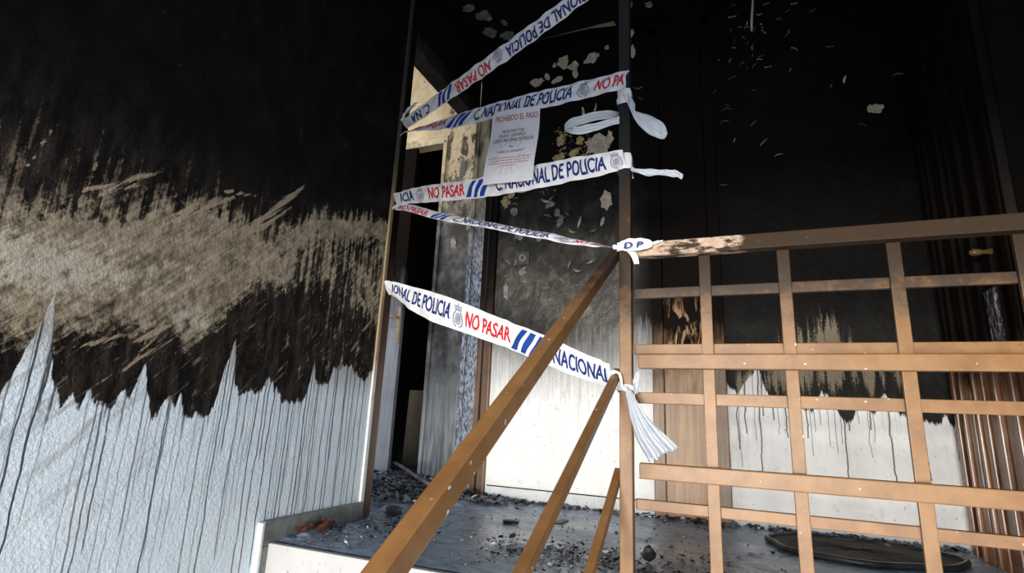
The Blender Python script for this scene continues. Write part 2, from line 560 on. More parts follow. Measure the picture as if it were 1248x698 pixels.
def m_concrete(name, a, b):
    t = Tree(name)
    n = t.noise((14, 14, 14), 6, 0.65)
    d = t.ss(0.66, 0.74, t.noise((60, 60, 40), 3))
    c = t.mix(t.ss(0.3, 0.7, n), a, b)
    c = t.mix(t.mul(d, 0.7), c, (0.07, 0.07, 0.07))
    t.bump(n, 0.35, 0.005)
    return t.out(c, 0.6, 0.4)


def m_riser():
    t = Tree('white_riser_paint')
    d = t.ss(0.69, 0.74, t.noise((55, 55, 40), 3))
    st = t.ss(0.6, 0.72, t.noise((48, 48, 10), 4, 0.6))
    c = t.mix(t.noise(12, 4), (0.40, 0.39, 0.385), (0.50, 0.49, 0.485))
    c = t.mix(t.mul(t.M('MAXIMUM', d, t.mul(st, t.ss(-0.14, -0.01, t.z))), 0.85), c, (0.07, 0.08, 0.08))
    t.bump(t.noise(20, 5), 0.3, 0.005)
    return t.out(c, 0.55, 0.4)


def m_plate():
    t = Tree('scorched_lock_plate')
    n = t.noise((60, 60, 25), 5, 0.7)
    return t.out(t.mix(t.ss(0.48, 0.62, n), (0.012, 0.010, 0.012), (0.26, 0.24, 0.28)), 0.5, 0.3)


def m_trim():
    t = Tree('edge_trim_wood')
    n = t.noise((60, 60, 2.5), 5, 0.65, 0.4)
    m = t.noise(7, 4)
    hz = t.add(t.z, t.mul(t.sub(m, 0.5), 0.5))
    c = t.mix(t.ss(0.3, 0.7, n), (0.20, 0.13, 0.07), (0.42, 0.31, 0.19))
    c = t.mix(t.ss(0.75, 0.45, hz), c, (0.72, 0.72, 0.70))
    c = t.mix(t.ss(1.2, 2.0, hz), c, (0.05, 0.042, 0.034))
    return t.out(c, 0.5, 0.35)


MAT = dict(
    left=m_wall_left(), back=m_wall_back(), soot=m_soot_plain(), floor=m_floor(),
    rail=m_rail('brown_rail_paint'), toprail=m_rail('blistered_rail_paint', True),
    hall=m_hall(), speck=m_speckled(), tape=m_tape(), tapeback=m_tape('tape_reverse_side', (0.46, 0.49, 0.53), (0.36, 0.385, 0.42)), riser=m_riser(),
    skirt=m_concrete('grey_skirting', (0.13, 0.14, 0.138), (0.24, 0.255, 0.25)),
    bskirt=m_concrete('pale_skirting', (0.62, 0.63, 0.63), (0.78, 0.79, 0.80)),
    trim=m_trim(),
    jamb=m_wood('jamb_wood', (0.08, 0.042, 0.022), (0.16, 0.085, 0.045), 1.0, 0.4),
    cupboard=m_wood('cupboard_wood', (0.19, 0.088, 0.028), (0.40, 0.225, 0.085), 0.83, 0.16, scar=True),
    cupframe=m_wood('cupboard_frame_wood', (0.13, 0.065, 0.026), (0.27, 0.15, 0.062), 0.85, 0.2),
    reddoor=m_wood('red_door_wood', (0.10, 0.038, 0.015), (0.30, 0.13, 0.055), 0.72, 0.14, rough=0.25),
    leaf=m_wood('grey_door_paint', (0.34, 0.36, 0.40), (0.48, 0.50, 0.54), 1.25, 0.35, rough=0.4),
    navy=plain('navy_print', (0.013, 0.026, 0.16), 0.4, 0.15, 60),
    blue=plain('blue_print', (0.012, 0.05, 0.27), 0.4, 0.12, 60),
    red=plain('red_print', (0.62, 0.02, 0.03), 0.4, 0.15, 60),
    crest=plain('grey_blue_print', (0.20, 0.22, 0.33), 0.45, 0.15, 60),
    paper=plain('notice_paper', (0.70, 0.68, 0.71), 0.6, 0.06, 25),
    faint=plain('faint_print', (0.60, 0.585, 0.63), 0.6, 0.06, 25),
    redink=plain('red_ink', (0.52, 0.10, 0.09), 0.5, 0.1, 40),
    pinkink=plain('fine_red_ink', (0.55, 0.22, 0.24), 0.5, 0.1, 40),
    ink=plain('dark_ink', (0.055, 0.045, 0.075), 0.5, 0.1, 40),
    flake=plain('cream_paint_flake', (0.62, 0.54, 0.40), 0.55, 0.35, 40, bump=0.3),
    gold=plain('scorched_yellow_flake', (0.62, 0.45, 0.20), 0.4, 0.6, 35, bump=0.3),
    greyflake=plain('grey_paint_flake', (0.24, 0.23, 0.21), 0.6, 0.4, 30, bump=0.3),
    brass=plain('brass', (0.16, 0.09, 0.03), 0.25, 0.3, 60),
    steel=plain('tarnished_steel', (0.60, 0.46, 0.32), 0.3, 0.4, 50),
    plate=m_plate(),
    plate_grey=plain('burnt_plate', (0.085, 0.08, 0.07), 0.45, 0.5, 60, bump=0.3),
    beige=m_wood('beige_board', (0.60, 0.53, 0.37), (0.75, 0.67, 0.48), None, rough=0.6),
    char=m_soot_plain('char', (0.008, 0.008, 0.009), (0.05, 0.052, 0.058), 0.38),
    ash=plain('pale_ash', (0.20, 0.215, 0.24), 0.6, 0.5, 40, bump=0.4),
    white_shard=plain('white_shard', (0.74, 0.75, 0.77), 0.5, 0.2, 30),
    leafbrown=plain('dry_leaf', (0.10, 0.038, 0.02), 0.6, 0.7, 40, bump=0.3),
    mat=m_soot_plain('burnt_mat', (0.012, 0.008, 0.005), (0.05, 0.035, 0.022), 0.7),
    matrim=m_soot_plain('burnt_mat_rim', (0.02, 0.02, 0.022), (0.06, 0.06, 0.065), 0.35),
    string=plain('pale_strip', (0.55, 0.53, 0.50), 0.5, 0.2, 30),
    stick=m_soot_plain('scorched_stick', (0.14, 0.125, 0.11), (0.36, 0.32, 0.28), 0.5),
)

# ================================================================== setting
XL, YB, XR, YE, ZC = -1.6, 3.05, 0.9, 1.63, 3.05

# ---- left wall: lower soot line and scraped tan band, measured along the wall (y, z)
B1 = np.array([(0.0, 0.40), (0.62, 0.42), (0.70, 0.432), (0.735, 0.481), (0.755, 0.565), (0.772, 0.629), (0.784, 0.704), (0.79, 0.735), (0.805, 0.624), (0.835, 0.486), (0.862, 0.456), (0.885, 0.481), (0.903, 0.442), (0.919, 0.496), (0.947, 0.449), (0.992, 0.461), (1.006, 0.501), (1.027, 0.468), (1.047, 0.557), (1.055, 0.576), (1.083, 0.471), (1.107, 0.412), (1.134, 0.467), (1.153, 0.492), (1.171, 0.45), (1.181, 0.497), (1.203, 0.426), (1.258, 0.433), (1.277, 0.414), (1.304, 0.467), (1.323, 0.59), (1.347, 0.699), (1.372, 0.532), (1.403, 0.505), (1.435, 0.521), (1.473, 0.509), (1.518, 0.571), (1.605, 0.485), (1.699, 0.497), (1.725, 0.555), (1.735, 0.664), (1.764, 0.558), (1.839, 0.58), (1.854, 0.642), (1.959, 0.661), (2.073, 0.597), (2.111, 0.648), (2.2, 0.66)])
TOP = np.array([(0.0, 0.85), (0.644, 0.865), (0.771, 0.92), (0.909, 0.96), (1.017, 1.026), (1.177, 1.086), (1.313, 1.081), (1.43, 1.056), (1.479, 1.121), (1.615, 1.229), (1.979, 1.354), (2.2, 1.40)])
STK = np.array([(0.0, 1.15), (0.61, 1.22), (0.698, 1.26), (0.871, 1.25), (1.12, 1.27), (1.597, 1.324), (1.975, 1.42), (2.2, 1.45)])
BOT = np.array([(0.0, 0.65), (0.689, 0.66), (0.788, 0.668), (0.898, 0.70), (1.08, 0.723), (1.194, 0.704), (1.241, 0.767), (1.352, 0.878), (1.495, 0.929), (1.751, 0.99), (2.03, 0.93), (2.2, 0.85)])


def seg_d(y, z, a, b, r):
    a, b = np.array(a), np.array(b)
    d = b - a
    t = np.clip(((y - a[0]) * d[0] + (z - a[1]) * d[1]) / (d @ d), 0, 1)
    dist = np.hypot(y - a[0] - t * d[0], z - a[1] - t * d[1])
    return np.clip(1.25 - dist / (r * (0.5 + np.sin(math.pi * np.clip(t, 0.02, 0.98)))), 0, 1)


def L_edge(P):
    y, z = P[:, 1], P[:, 2]
    return z - np.interp(y, B1[:, 0], B1[:, 1])


def L_tan(P):
    y, z = P[:, 1], P[:, 2]
    t = np.interp(y, TOP[:, 0], TOP[:, 1])
    s = np.interp(y, STK[:, 0], STK[:, 1])
    b = np.interp(y, BOT[:, 0], BOT[:, 1])
    up = np.where(z > t, np.clip(1 - (z - t) / (s - t + 0.02), -0.6, 1) * 0.72 - 0.02, 1.0)
    dn = np.clip(0.5 + (z - b + 0.06 + 0.05 * sstep(1.3, 1.6, y)) / 0.24, 0, 1)
    body = np.minimum(up, dn) * (0.86 + 0.25 * (fbm(y * 5, z * 5, 3) - 0.5))
    # darker to the right where the soot kept
    body = np.where(z < t, body - 0.34 * sstep(1.25, 1.55, y) * sstep(0.02, 0.12, t - z), body)
    # thin brown haze further down on the right
    body = np.maximum(body, 0.30 * sstep(1.3, 1.8, y) * sstep(1.3, 1.0, z) * sstep(0.5, 0.62, z))
    return body


def L_sw(P):
    y, z = P[:, 1], P[:, 2]
    t = np.interp(y, TOP[:, 0], TOP[:, 1])
    return np.maximum(sstep(-0.10, 0.02, z - t), 0.8 * sstep(1.3, 1.6, y))


def L_above(P):
    return P[:, 2] - np.interp(P[:, 1], TOP[:, 0], TOP[:, 1])


def L_strk(P):
    y, z = P[:, 1], P[:, 2]
    o = np.zeros_like(y)
    for a, c, r in STROKES:
        o = np.maximum(o, seg_d(y, z, a, c, r * 1.3))
    return o


STROKES = [((0.83, 1.01), (0.99, 1.175), 0.009), ((0.80, 1.02), (0.93, 1.085), 0.008), ((1.06, 1.05), (1.245, 1.18), 0.014),
           ((1.02, 0.99), (1.12, 1.09), 0.006), ((1.27, 1.02), (1.55, 1.35), 0.013), ((1.31, 1.04), (1.50, 1.24), 0.008),
           ((0.70, 0.63), (0.85, 0.76), 0.006), ((0.98, 0.62), (1.11, 0.70), 0.007), ((0.95, 0.52), (1.17, 0.70), 0.006),
           ((0.86, 0.60), (1.0, 0.66), 0.007), ((1.0, 0.55), (1.08, 0.68), 0.006), ((1.19, 1.18), (1.33, 1.22), 0.007),
           ((2.02, 0.83), (2.08, 0.90), 0.010), ((1.93, 1.02), (2.04, 0.92), 0.012), ((1.95, 0.72), (2.0, 0.78), 0.008),
           ((0.66, 1.0), (0.70, 1.16), 0.003), ((0.79, 0.93), (0.81, 1.12), 0.003)]


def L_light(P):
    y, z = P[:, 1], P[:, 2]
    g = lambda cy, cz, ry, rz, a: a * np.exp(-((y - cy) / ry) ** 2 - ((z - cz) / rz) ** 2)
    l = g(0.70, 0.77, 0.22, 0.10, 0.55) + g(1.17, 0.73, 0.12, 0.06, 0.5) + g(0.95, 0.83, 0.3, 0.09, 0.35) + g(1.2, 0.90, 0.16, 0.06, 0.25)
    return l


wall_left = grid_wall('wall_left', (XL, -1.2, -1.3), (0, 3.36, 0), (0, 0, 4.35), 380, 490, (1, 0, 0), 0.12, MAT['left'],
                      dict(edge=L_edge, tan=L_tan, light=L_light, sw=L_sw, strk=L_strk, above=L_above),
                      bump=lambda P: 0.004 * (fbm(P[:, 1] * 6, P[:, 2] * 6, 5) - 0.5))
wall_left['kind'] = 'structure'

# ---- back wall
BB = np.array([(-1.6, 0.86), (-1.402, 0.80), (-1.177, 0.74), (-0.923, 0.78), (-0.681, 0.80), (-0.588, 0.82), (-0.452, 0.85), (-0.39, 0.80), (-0.06, 0.70),
               (-0.039, 0.68), (0.002, 0.64), (0.066, 0.745), (0.105, 0.767), (0.136, 0.643), (0.332, 0.57), (0.374, 0.657), (0.394, 0.65), (0.436, 0.574), (0.466, 0.517), (0.499, 0.519), (0.528, 0.615), (0.589, 0.56), (0.639, 0.664), (0.657, 0.619), (0.683, 0.564), (0.73, 0.555), (0.789, 0.532), (0.837, 0.524), (0.86, 0.572), (0.878, 0.519), (0.95, 0.53)])


def ggg(P, lst):
    x, z = P[:, 0], P[:, 2]
    o = np.zeros_like(x)
    for cx, cz, rx, rz, a in lst:
        o = np.maximum(o, a * np.exp(-((x - cx) / rx) ** 2 - ((z - cz) / rz) ** 2))
    return o


def B_tan(P):
    x, z = P[:, 0], P[:, 2]
    top = np.interp(x, [0.1, 0.2, 0.317, 0.411, 0.498, 0.54, 0.673, 0.73, 0.8], [0.7, 0.98, 1.07, 1.12, 1.06, 0.95, 0.95, 0.86, 0.6])
    return np.where(sstep(0.60, 0.75, z) > 0, np.clip((top - z) / 0.30, -0.8, 0.6) * sstep(0.60, 0.75, z), 0) + ggg(P, [(0.03, 0.72, 0.06, 0.12, 0.6)])


def B_grey(P):
    x, z = P[:, 0], P[:, 2]
    f = sstep(2.1, 1.25, z) * sstep(-0.42, -0.62, x) * (0.45 + 0.75 * fbm(x * 4, z * 4, 9))
    return np.clip(f, 0, 1) + 0.12 * sstep(1.25, 0.8, z) * sstep(-0.1, 0.0, x)


wall_back = grid_wall('wall_back', (-1.6, YB, 0.0), (2.5, 0, 0), (0, 0, 3.05), 290, 350, (0, -1, 0), 0.15, MAT['back'],
                      dict(edge=lambda P: P[:, 2] - np.interp(P[:, 0], BB[:, 0], BB[:, 1]),
                           soft=lambda P: np.where(P[:, 0] < -0.25, 0.42, 0.014),
                           tan=B_tan, grey=B_grey,
                           cream=lambda P: ggg(P, [(-0.80, 2.17, 0.17, 0.16, 0.72), (-0.98, 2.25, 0.12, 0.2, 0.66), (-1.36, 1.85, 0.08, 0.07, 0.72), (-1.1, 1.9, 0.16, 0.05, 0.6)])),
                      bump=lambda P: 0.006 * (fbm(P[:, 0] * 6, P[:, 2] * 6, 6) - 0.5))
wall_back['kind'] = 'structure'

# ---- right wall, ceiling, floor, stairs
tag(box('wall_right', (XR, 1.0, -1.4), (XR + 0.15, YB + 0.15, ZC), MAT['soot']), kind='structure')
ceiling = box('ceiling', (-1.72, YE - 0.15, ZC), (XR + 0.15, 3.4, ZC + 0.2), MAT['soot'])
tag(ceiling, kind='structure')

fl_h = lambda P: (0.006 * (fbm(P[:, 0] * 7, P[:, 1] * 7, 21) - 0.5)
                  + 0.035 * sstep(0.62, 0.8, fbm(P[:, 0] * 5, P[:, 1] * 5, 22)) * sstep(-1.3, -1.7, P[:, 0])
                  + 0.012 * sstep(2.86, 3.04, P[:, 1]) * fbm(P[:, 0] * 14, P[:, 1] * 14, 23)
                  + 0.05 * sstep(2.9, 3.3, P[:, 1]) * sstep(-1.5, -1.9, P[:, 0]) * fbm(P[:, 0] * 9, P[:, 1] * 9, 24))
floor = grid_wall('floor', (-3.4, YE, 0.0), (4.3, 0, 0), (0, 3.0, 0), 300, 210, (0, 0, 1), 0.2, MAT['floor'], {}, bump=fl_h)
floor['kind'] = 'structure'

stairs = empty('stair_flight', (0, 0, 0))
tag(stairs, kind='structure')
box('riser', (XL, YE - 0.025, -0.18), (XR, YE, -0.004), MAT['riser'], stairs, 0.004)
for i in range(1, 6):
    y1 = YE - 0.30 * (i - 1)
    box('step', (XL, y1 - 0.325, -0.18 * i - 0.18), (-0.31, y1 - 0.02, -0.18 * i), MAT['riser'], stairs, 0.004)

box('landing_face', (-0.31, YE + 0.02, -1.4), (XR, YE + 0.12, -0.18), MAT['riser'], stairs)
# added unseen slab over the camera, keeps light off the upper walls
tag(box('light_blocker_slab', (XL, -5.0, 1.02), (2.6, 0.10, 1.25), MAT['skirt'], None, 0.01), kind='structure')

# ---- stepped skirting on the left wall
sk = empty('baseboard_left', (XL, YE, 0))
tag(sk, kind='structure')
box('skirting_slab', (XL, 1.575, -0.012), (XL + 0.022, 2.135, 0.072), MAT['skirt'], sk, 0.003)
box('skirting_slab', (XL, 1.575, -0.36), (XL + 0.022, 1.70, -0.013), MAT['skirt'], sk, 0.003)
box('skirting_slab', (XL, 1.275, -0.36), (XL + 0.022, 1.572, -0.095), MAT['skirt'], sk, 0.003).location.z = -0.16
box('skirting_lit_edge', (XL - 0.002, 1.563, -0.34), (XL + 0.024, 1.575, 0.068), MAT['bskirt'], sk, 0.002)  # end face made pale, the light falling on it put into the colour
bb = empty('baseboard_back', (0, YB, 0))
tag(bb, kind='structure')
xs = [-1.395, -0.93, -0.425]
for a, b in zip(xs[:-1], xs[1:]):
    box('skirting_tile', (a + 0.002, YB - 0.014, 0), (b - 0.002, YB, 0.074), MAT['bskirt'], bb, 0.003)
for a, b in ((-0.055, 0.42), (0.42, 0.88)):
    box('skirting_tile', (a + 0.002, YB - 0.014, 0), (b - 0.002, YB, 0.074), MAT['bskirt'], bb, 0.003)
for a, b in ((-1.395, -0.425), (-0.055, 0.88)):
    box('lip_shadow_joint', (a, YB - 0.006, 0.074), (b, YB, 0.079), MAT['soot'], bb)  # dark strip paints the shadow line of the tile lip, with grime

# ---- apartment doorway in the left wall plane
tr = empty('trim_1', (XL, 2.16, 0))
tag(tr, kind='structure')
box('edge_strip', (XL - 0.01, 2.126, 0.0), (XL + 0.010, 2.150, ZC), MAT['trim'], tr, 0.003)
box('door_jamb', (XL - 0.10, 2.152, 0.0), (XL + 0.002, 2.215, ZC), MAT['jamb'], tr, 0.004)
d1 = empty('door_1', (XL, 3.05, 0))
tag(d1, kind='structure')
box('door_lintel', (XL - 0.11, 2.20, 2.50), (XL + 0.0, YB, 2.60), m_soot_plain('lintel_char', (0.01, 0.009, 0.008), (0.05, 0.042, 0.034)), d1, 0.006)
box('lintel_wall', (XL - 0.10, 2.20, 2.60), (XL - 0.004, YB, ZC + 0.6), MAT['soot'], d1)
box('door_casing', (-1.498, YB - 0.03, 0.0), (-1.405, YB + 0.0, 2.62), MAT['jamb'], d1, 0.004)
box('casing_groove', (-1.462, YB - 0.036, 0.0), (-1.452, YB - 0.03, 2.62), MAT['soot'], d1)
box('frame_post', (-1.60, YB - 0.022, 0.0), (-1.500, YB + 0.05, 2.60), MAT['speck'], d1, 0.004)
box('frame_bead', (-1.608, YB - 0.034, 0.0), (-1.575, YB - 0.022, 2.58), MAT['speck'], d1, 0.003)

# ---- hall beyond the doorway
YH = 3.4
wh = empty('wall_hall', (-2.0, YH, 0))
tag(wh, kind='structure')
box('wall_panel', (-2.06, YH, 0), (-1.55, YH + 0.12, 3.6), MAT['hall'], wh)
box('wall_over_door', (-3.4, YH, 2.61), (-2.06, YH + 0.12, 3.6), MAT['hall'], wh)
box('wall_end', (-3.4, YH, 0), (-3.02, YH + 0.12, 2.61), MAT['hall'], wh)
box('opening_trim', (-2.085, YH - 0.018, 0.05), (-2.055, YH + 0.0, 2.60), MAT['hall'], wh, 0.003)
box('opening_head', (-3.02, YH - 0.018, 2.585), (-2.05, YH, 2.645), plain('cream_head', (0.78, 0.68, 0.46), 0.5, 0.5, 25), wh, 0.003)
box('dark_room', (-3.6, 5.0, -0.1), (-1.0, 5.1, 3.6), MAT['soot'], wh)
box('room_side', (-3.6, 2.0, -0.1), (-3.5, 5.0, 3.6), MAT['soot'], wh)
box('room_side', (-1.62, YH + 0.12, -0.1), (-1.5, 5.0, 3.6), MAT['soot'], wh)
box('room_ceiling', (-3.6, 2.0, 3.55), (-1.6, 5.1, 3.7), MAT['soot'], wh)

# ---- narrow cupboard door in the back wall
d2 = empty('door_2', (-0.24, YB, 0))
tag(d2, kind='structure')
box('frame_stile', (-0.425, YB - 0.03, 0.0), (-0.366, YB - 0.0, 2.93), MAT['cupframe'], d2, 0.004)
box('frame_stile', (-0.112, YB - 0.03, 0.0), (-0.052, YB - 0.0, 2.93), MAT['cupframe'], d2, 0.004)
box('frame_head', (-0.425, YB - 0.03, 2.87), (-0.052, YB - 0.0, 2.93), MAT['cupframe'], d2, 0.004)
box('door_panel', (-0.362, YB - 0.022, 0.02), (-0.116, YB - 0.002, 2.868), MAT['cupboard'], d2, 0.003)
# ---- charred panelled door in the right wall
d3 = empty('door_3', (XR, 2.6, 0))
tag(d3, kind='structure')
y = 3.03
for wd, dx in ((0.05, 0.012), (0.045, 0.03), (0.06, 0.016), (0.028, 0.034), (0.055, 0.02), (0.06, 0.01), (0.03, 0.034), (0.05, 0.022), (0.10, 0.012), (0.03, 0.03), (0.11, 0.012), (0.03, 0.03), (0.09, 0.012), (0.05, 0.03)):
    box('door_plank', (XR - dx, y - wd + 0.003, 0.0), (XR + 0.0, y - 0.003, 2.75), MAT['reddoor'], d3, 0.005)
    y -= wd
box('door_casing', (XR - 0.030, 2.20, 0), (XR, 2.218, ZC), m_wood('casing_wood', (0.05, 0.035, 0.025), (0.14, 0.10, 0.07), 0.7, 0.8, rough=0.4, soot_col=(0.012, 0.010, 0.009)), d3, 0.006)
kn = box('lock_plate', (XR - 0.040, 2.37, 0.80), (XR - 0.03, 2.45, 1.0), MAT['plate'], d3, 0.003, 0.004)
tube('door_knob', [(XR - 0.03, 2.36, 1.13), (XR - 0.055, 2.36, 1.13), (XR - 0.065, 2.36, 1.13), (XR - 0.085, 2.36, 1.13), (XR - 0.095, 2.36, 1.13)],
     [0.013, 0.007, 0.012, 0.013, 0.006], MAT['brass'], d3, 12)

# ---- peeled paint flakes
def flake(parent, cx, cz, sx, sz, mat, plane='back', curl=0.012, seed=0, rot=0.0, off=0.004):
    rs = random.Random(seed)
    n = 13
    V, F = [], []
    ring = []
    for k in range(n):
        t = 2 * math.pi * k / n
        r = rs.uniform(0.62, 1.12)
        a, b = math.cos(t) * r * sx, math.sin(t) * r * sz
        a, b = a * math.cos(rot) - b * math.sin(rot), a * math.sin(rot) + b * math.cos(rot)
        ring.append((a, b, off + curl * rs.uniform(0.1, 1.0) * max(0, math.cos(t - rs.choice((0.6, 1.0))))))
    inner = [(a * 0.55, b * 0.55, off + curl * 0.12) for a, b, c in ring]
    def P(a, b, c):
        if plane == 'back': return (cx + a, YB - c, cz + b)
        if plane == 'ceil': return (cx + a, cz + b, ZC - c)
        return (cx + a, YH - c, cz + b)
    for a, b, c in ring: V.append(P(a, b, c))
    for a, b, c in inner: V.append(P(a, b, c))
    V.append(P(0, 0, off + curl * 0.1))
    for a, b, c in ring: V.append(P(a * 0.97, b * 0.97, max(c - 0.003, 0.0)))
    for k in range(n):
        j = (k + 1) % n
        F.append((k, j, n + j, n + k))
        F.append((n + k, n + j, 2 * n))
        F.append((k, 2 * n + 1 + k, 2 * n + 1 + j, j))
    return poly('paint_flake', V, F, mat, parent)


fl = [(-0.985, 2.83, 0.05, 0.055, 'flake'), (-0.92, 2.785, 0.045, 0.03, 'flake'), (-0.90, 2.73, 0.022, 0.045, 'flake'), (-0.80, 2.81, 0.05, 0.04, 'flake'),
      (-1.17, 2.715, 0.055, 0.035, 'flake'), (-1.03, 2.70, 0.04, 0.022, 'flake'), (-1.10, 2.74, 0.02, 0.03, 'flake'), (-0.69, 2.87, 0.02, 0.015, 'flake'),
      (-0.75, 2.83, 0.014, 0.014, 'flake'), (-1.05, 2.82, 0.016, 0.02, 'flake'), (-0.53, 2.935, 0.022, 0.035, 'flake'), (-0.525, 2.80, 0.022, 0.055, 'flake'),
      (-0.54, 2.87, 0.014, 0.03, 'flake'), (-0.685, 1.785, 0.048, 0.07, 'flake'), (-0.71, 1.655, 0.012, 0.03, 'flake'),
      (-0.75, 2.17, 0.08, 0.085, 'flake'), (-0.67, 2.20, 0.03, 0.06, 'flake'), (-0.90, 2.14, 0.04, 0.03, 'gold'), (-0.86, 2.22, 0.03, 0.03, 'gold'),
      (-0.93, 2.32, 0.045, 0.035, 'gold'), (-0.99, 2.24, 0.03, 0.04, 'gold'), (-1.0, 2.12, 0.05, 0.03, 'gold'), (-0.88, 2.06, 0.04, 0.018, 'gold'),
      (-1.37, 1.86, 0.035, 0.04, 'gold'), (-1.33, 1.90, 0.03, 0.025, 'gold'), (-1.27, 1.93, 0.05, 0.02, 'flake'), (-1.38, 1.94, 0.04, 0.018, 'gold'),
      (-1.0, 1.74, 0.025, 0.03, 'greyflake'), (-0.98, 1.68, 0.02, 0.05, 'greyflake'), (-1.05, 1.80, 0.04, 0.02, 'greyflake'), (-1.30, 1.78, 0.03, 0.03, 'greyflake'),
      (-1.25, 1.60, 0.035, 0.025, 'greyflake'), (-1.12, 1.58, 0.025, 0.02, 'greyflake'), (-1.33, 1.24, 0.022, 0.06, 'greyflake'), (-1.22, 1.37, 0.03, 0.03, 'greyflake'),
      (0.752, 2.135, 0.032, 0.03, 'flake'), (0.72, 2.14, 0.016, 0.024, 'flake'), (-0.84, 2.42, 0.012, 0.035, 'flake'), (-0.76, 2.44, 0.01, 0.03, 'flake')]
for i, (a, b, c, d, m) in enumerate(fl):
    flake(wall_back, a, b, c, d, MAT[m], seed=100 + i, curl=0.02 if m != 'greyflake' else 0.012, rot=random.uniform(-0.4, 0.4))


def sliver(parent, cx, cz, ln, ang, mat, seed):
    rs = random.Random(seed)
    k = rs.uniform(-2.2, 2.2)
    V, F = [], []
    n = 6
    for i in range(n):
        t = i / (n - 1) - 0.5
        a = ang + k * t
        px, pz = cx + ln * t * math.cos(ang) - ln * k * t * t * 0.5 * math.sin(ang), cz + ln * t * math.sin(ang) + ln * k * t * t * 0.5 * math.cos(ang)
        wv = 0.10 * ln * math.cos(t * 3.0) + 0.0012
        nx, nz = -math.sin(a), math.cos(a)
        V += [(px + nx * wv, YB - 0.004, pz + nz * wv), (px - nx * wv, YB - 0.016, pz - nz * wv), (px, YB + 0.002, pz)]
    for i in range(n - 1):
        for e in range(3):
            F.append((i * 3 + e, i * 3 + (e + 1) % 3, i * 3 + 3 + (e + 1) % 3, i * 3 + 3 + e))
    return poly('paint_sliver', V, F, mat, parent)


sl = []
for i in range(46):
    sl.append((random.gauss(0.16, 0.12), random.gauss(2.72, 0.16), random.uniform(0.012, 0.05)))
for i in range(16):
    sl.append((random.uniform(-0.5, 0.7), random.uniform(1.9, 2.95), random.uniform(0.015, 0.05)))
for i in range(26):
    sl.append((random.uniform(-1.36, -0.75), random.uniform(1.25, 1.95), random.uniform(0.02, 0.09)))
for q in ((0.20, 2.03, 0.06), (0.02, 2.28, 0.055), (0.86, 2.32, 0.05), (0.0, 2.2, 0.05), (-0.5, 2.32, 0.05), (-0.49, 2.52, 0.05), (-0.48, 2.45, 0.04), (-0.02, 1.8, 0.05), (0.62, 2.34, 0.05)):
    sl.append(q)
for i, (a, b, c) in enumerate(sl):
    if a > 0.86 or b > 3.0: continue
    dim = (-1.4 < a < -0.7 and i % 2) or (a >= -0.7 and i % 3)
    sliver(wall_back, a, b, c, random.uniform(-0.9, 1.4), MAT['greyflake'] if dim else MAT['flake'], i)
for i, (a, b, c, d) in enumerate(((-1.50, 2.60, 0.05, 0.03), (-1.43, 2.70, 0.06, 0.05), (-1.46, 2.85, 0.05, 0.06), (-1.36, 2.93, 0.06, 0.05), (-1.33, 2.80, 0.03, 0.03), (-1.16, 2.89, 0.02, 0.01), (-0.40, 2.95, 0.03, 0.02), (-0.52, 2.9, 0.03, 0.03))):
    flake(ceiling, a, b, c, d, MAT['greyflake'], 'ceil', 0.03, 300 + i)
# hanging edge of the paint skin where wall and ceiling meet
poly('paint_flake', [(-0.64, 3.03, 3.049), (-0.80, 3.03, 3.049), (-1.05, 3.035, 3.046), (-1.3, 3.04, 3.046), (-1.05, 3.02, 3.030), (-0.80, 3.01, 3.018), (-0.62, 3.0, 2.985), (-0.62, 3.02, 3.0)],
     [(0, 1, 5, 6), (1, 2, 4, 5), (2, 3, 4), (0, 6, 7)], MAT['flake'], ceiling)
for i, (a, b, c, d, m) in enumerate(((-1.93, 1.73, 0.03, 0.05, 'flake'), (-2.0, 2.1, 0.05, 0.06, 'greyflake'), (-1.95, 2.2, 0.06, 0.09, 'greyflake'), (-1.9, 2.34, 0.04, 0.1, 'greyflake'), (-1.82, 1.9, 0.03, 0.08, 'flake'))):
    flake(wh, a, b, c, d, MAT[m], 'hall', 0.04, 400 + i)

# ================================================================== things
# ---- railing of the landing and the stair
rl = empty('stair_railing', (-0.305, 1.63, 0.0))
tag(rl, 'brown painted stair railing with sloping handrail, grid of bars and tall post', 'railing')
R_ = MAT['rail']
box('newel_post', (-0.324, 1.613, 0.0), (-0.287, 1.650, ZC), R_, rl, 0.003)
box('top_rail', (-0.286, 1.61, 0.972), (XR, 1.65, 1.017), MAT['toprail'], rl, 0.004)
box('rail', (-0.268, 1.612, 0.629), (XR, 1.640, 0.671), R_, rl, 0.003)
box('rail', (-0.268, 1.612, 0.321), (XR, 1.640, 0.364), R_, rl, 0.003)
box('rail', (-0.286, 1.612, 0.02), (XR, 1.640, 0.06), R_, rl, 0.003)
for za, zb in ((0.850, 0.880), (0.676, 0.706), (0.530, 0.563), (0.233, 0.262)):
    box('cross_bar', (-0.286, 1.655, za), (XR, 1.672, zb), R_, rl, 0.002)
for xc in (-0.074, 0.138, 0.402, 0.667):
    box('baluster', (xc - 0.016, 1.641, 0.0), (xc + 0.016, 1.655, 0.972), R_, rl, 0.002)
bar('handrail', (-0.340, 1.635, 0.990), (-0.340, -0.35, 0.990 - 1.985 * 0.598), 0.028, 0.031, R_, rl)
bar('sloping_rail', (-0.336, 1.655, 0.622), (-0.336, -0.2, 0.622 - 1.855 * 0.513), 0.022, 0.025, R_, rl)
bar('sloping_rail', (-0.336, 1.665, 0.332), (-0.336, 0.0, 0.332 - 1.665 * 0.60), 0.022, 0.025, R_, rl)

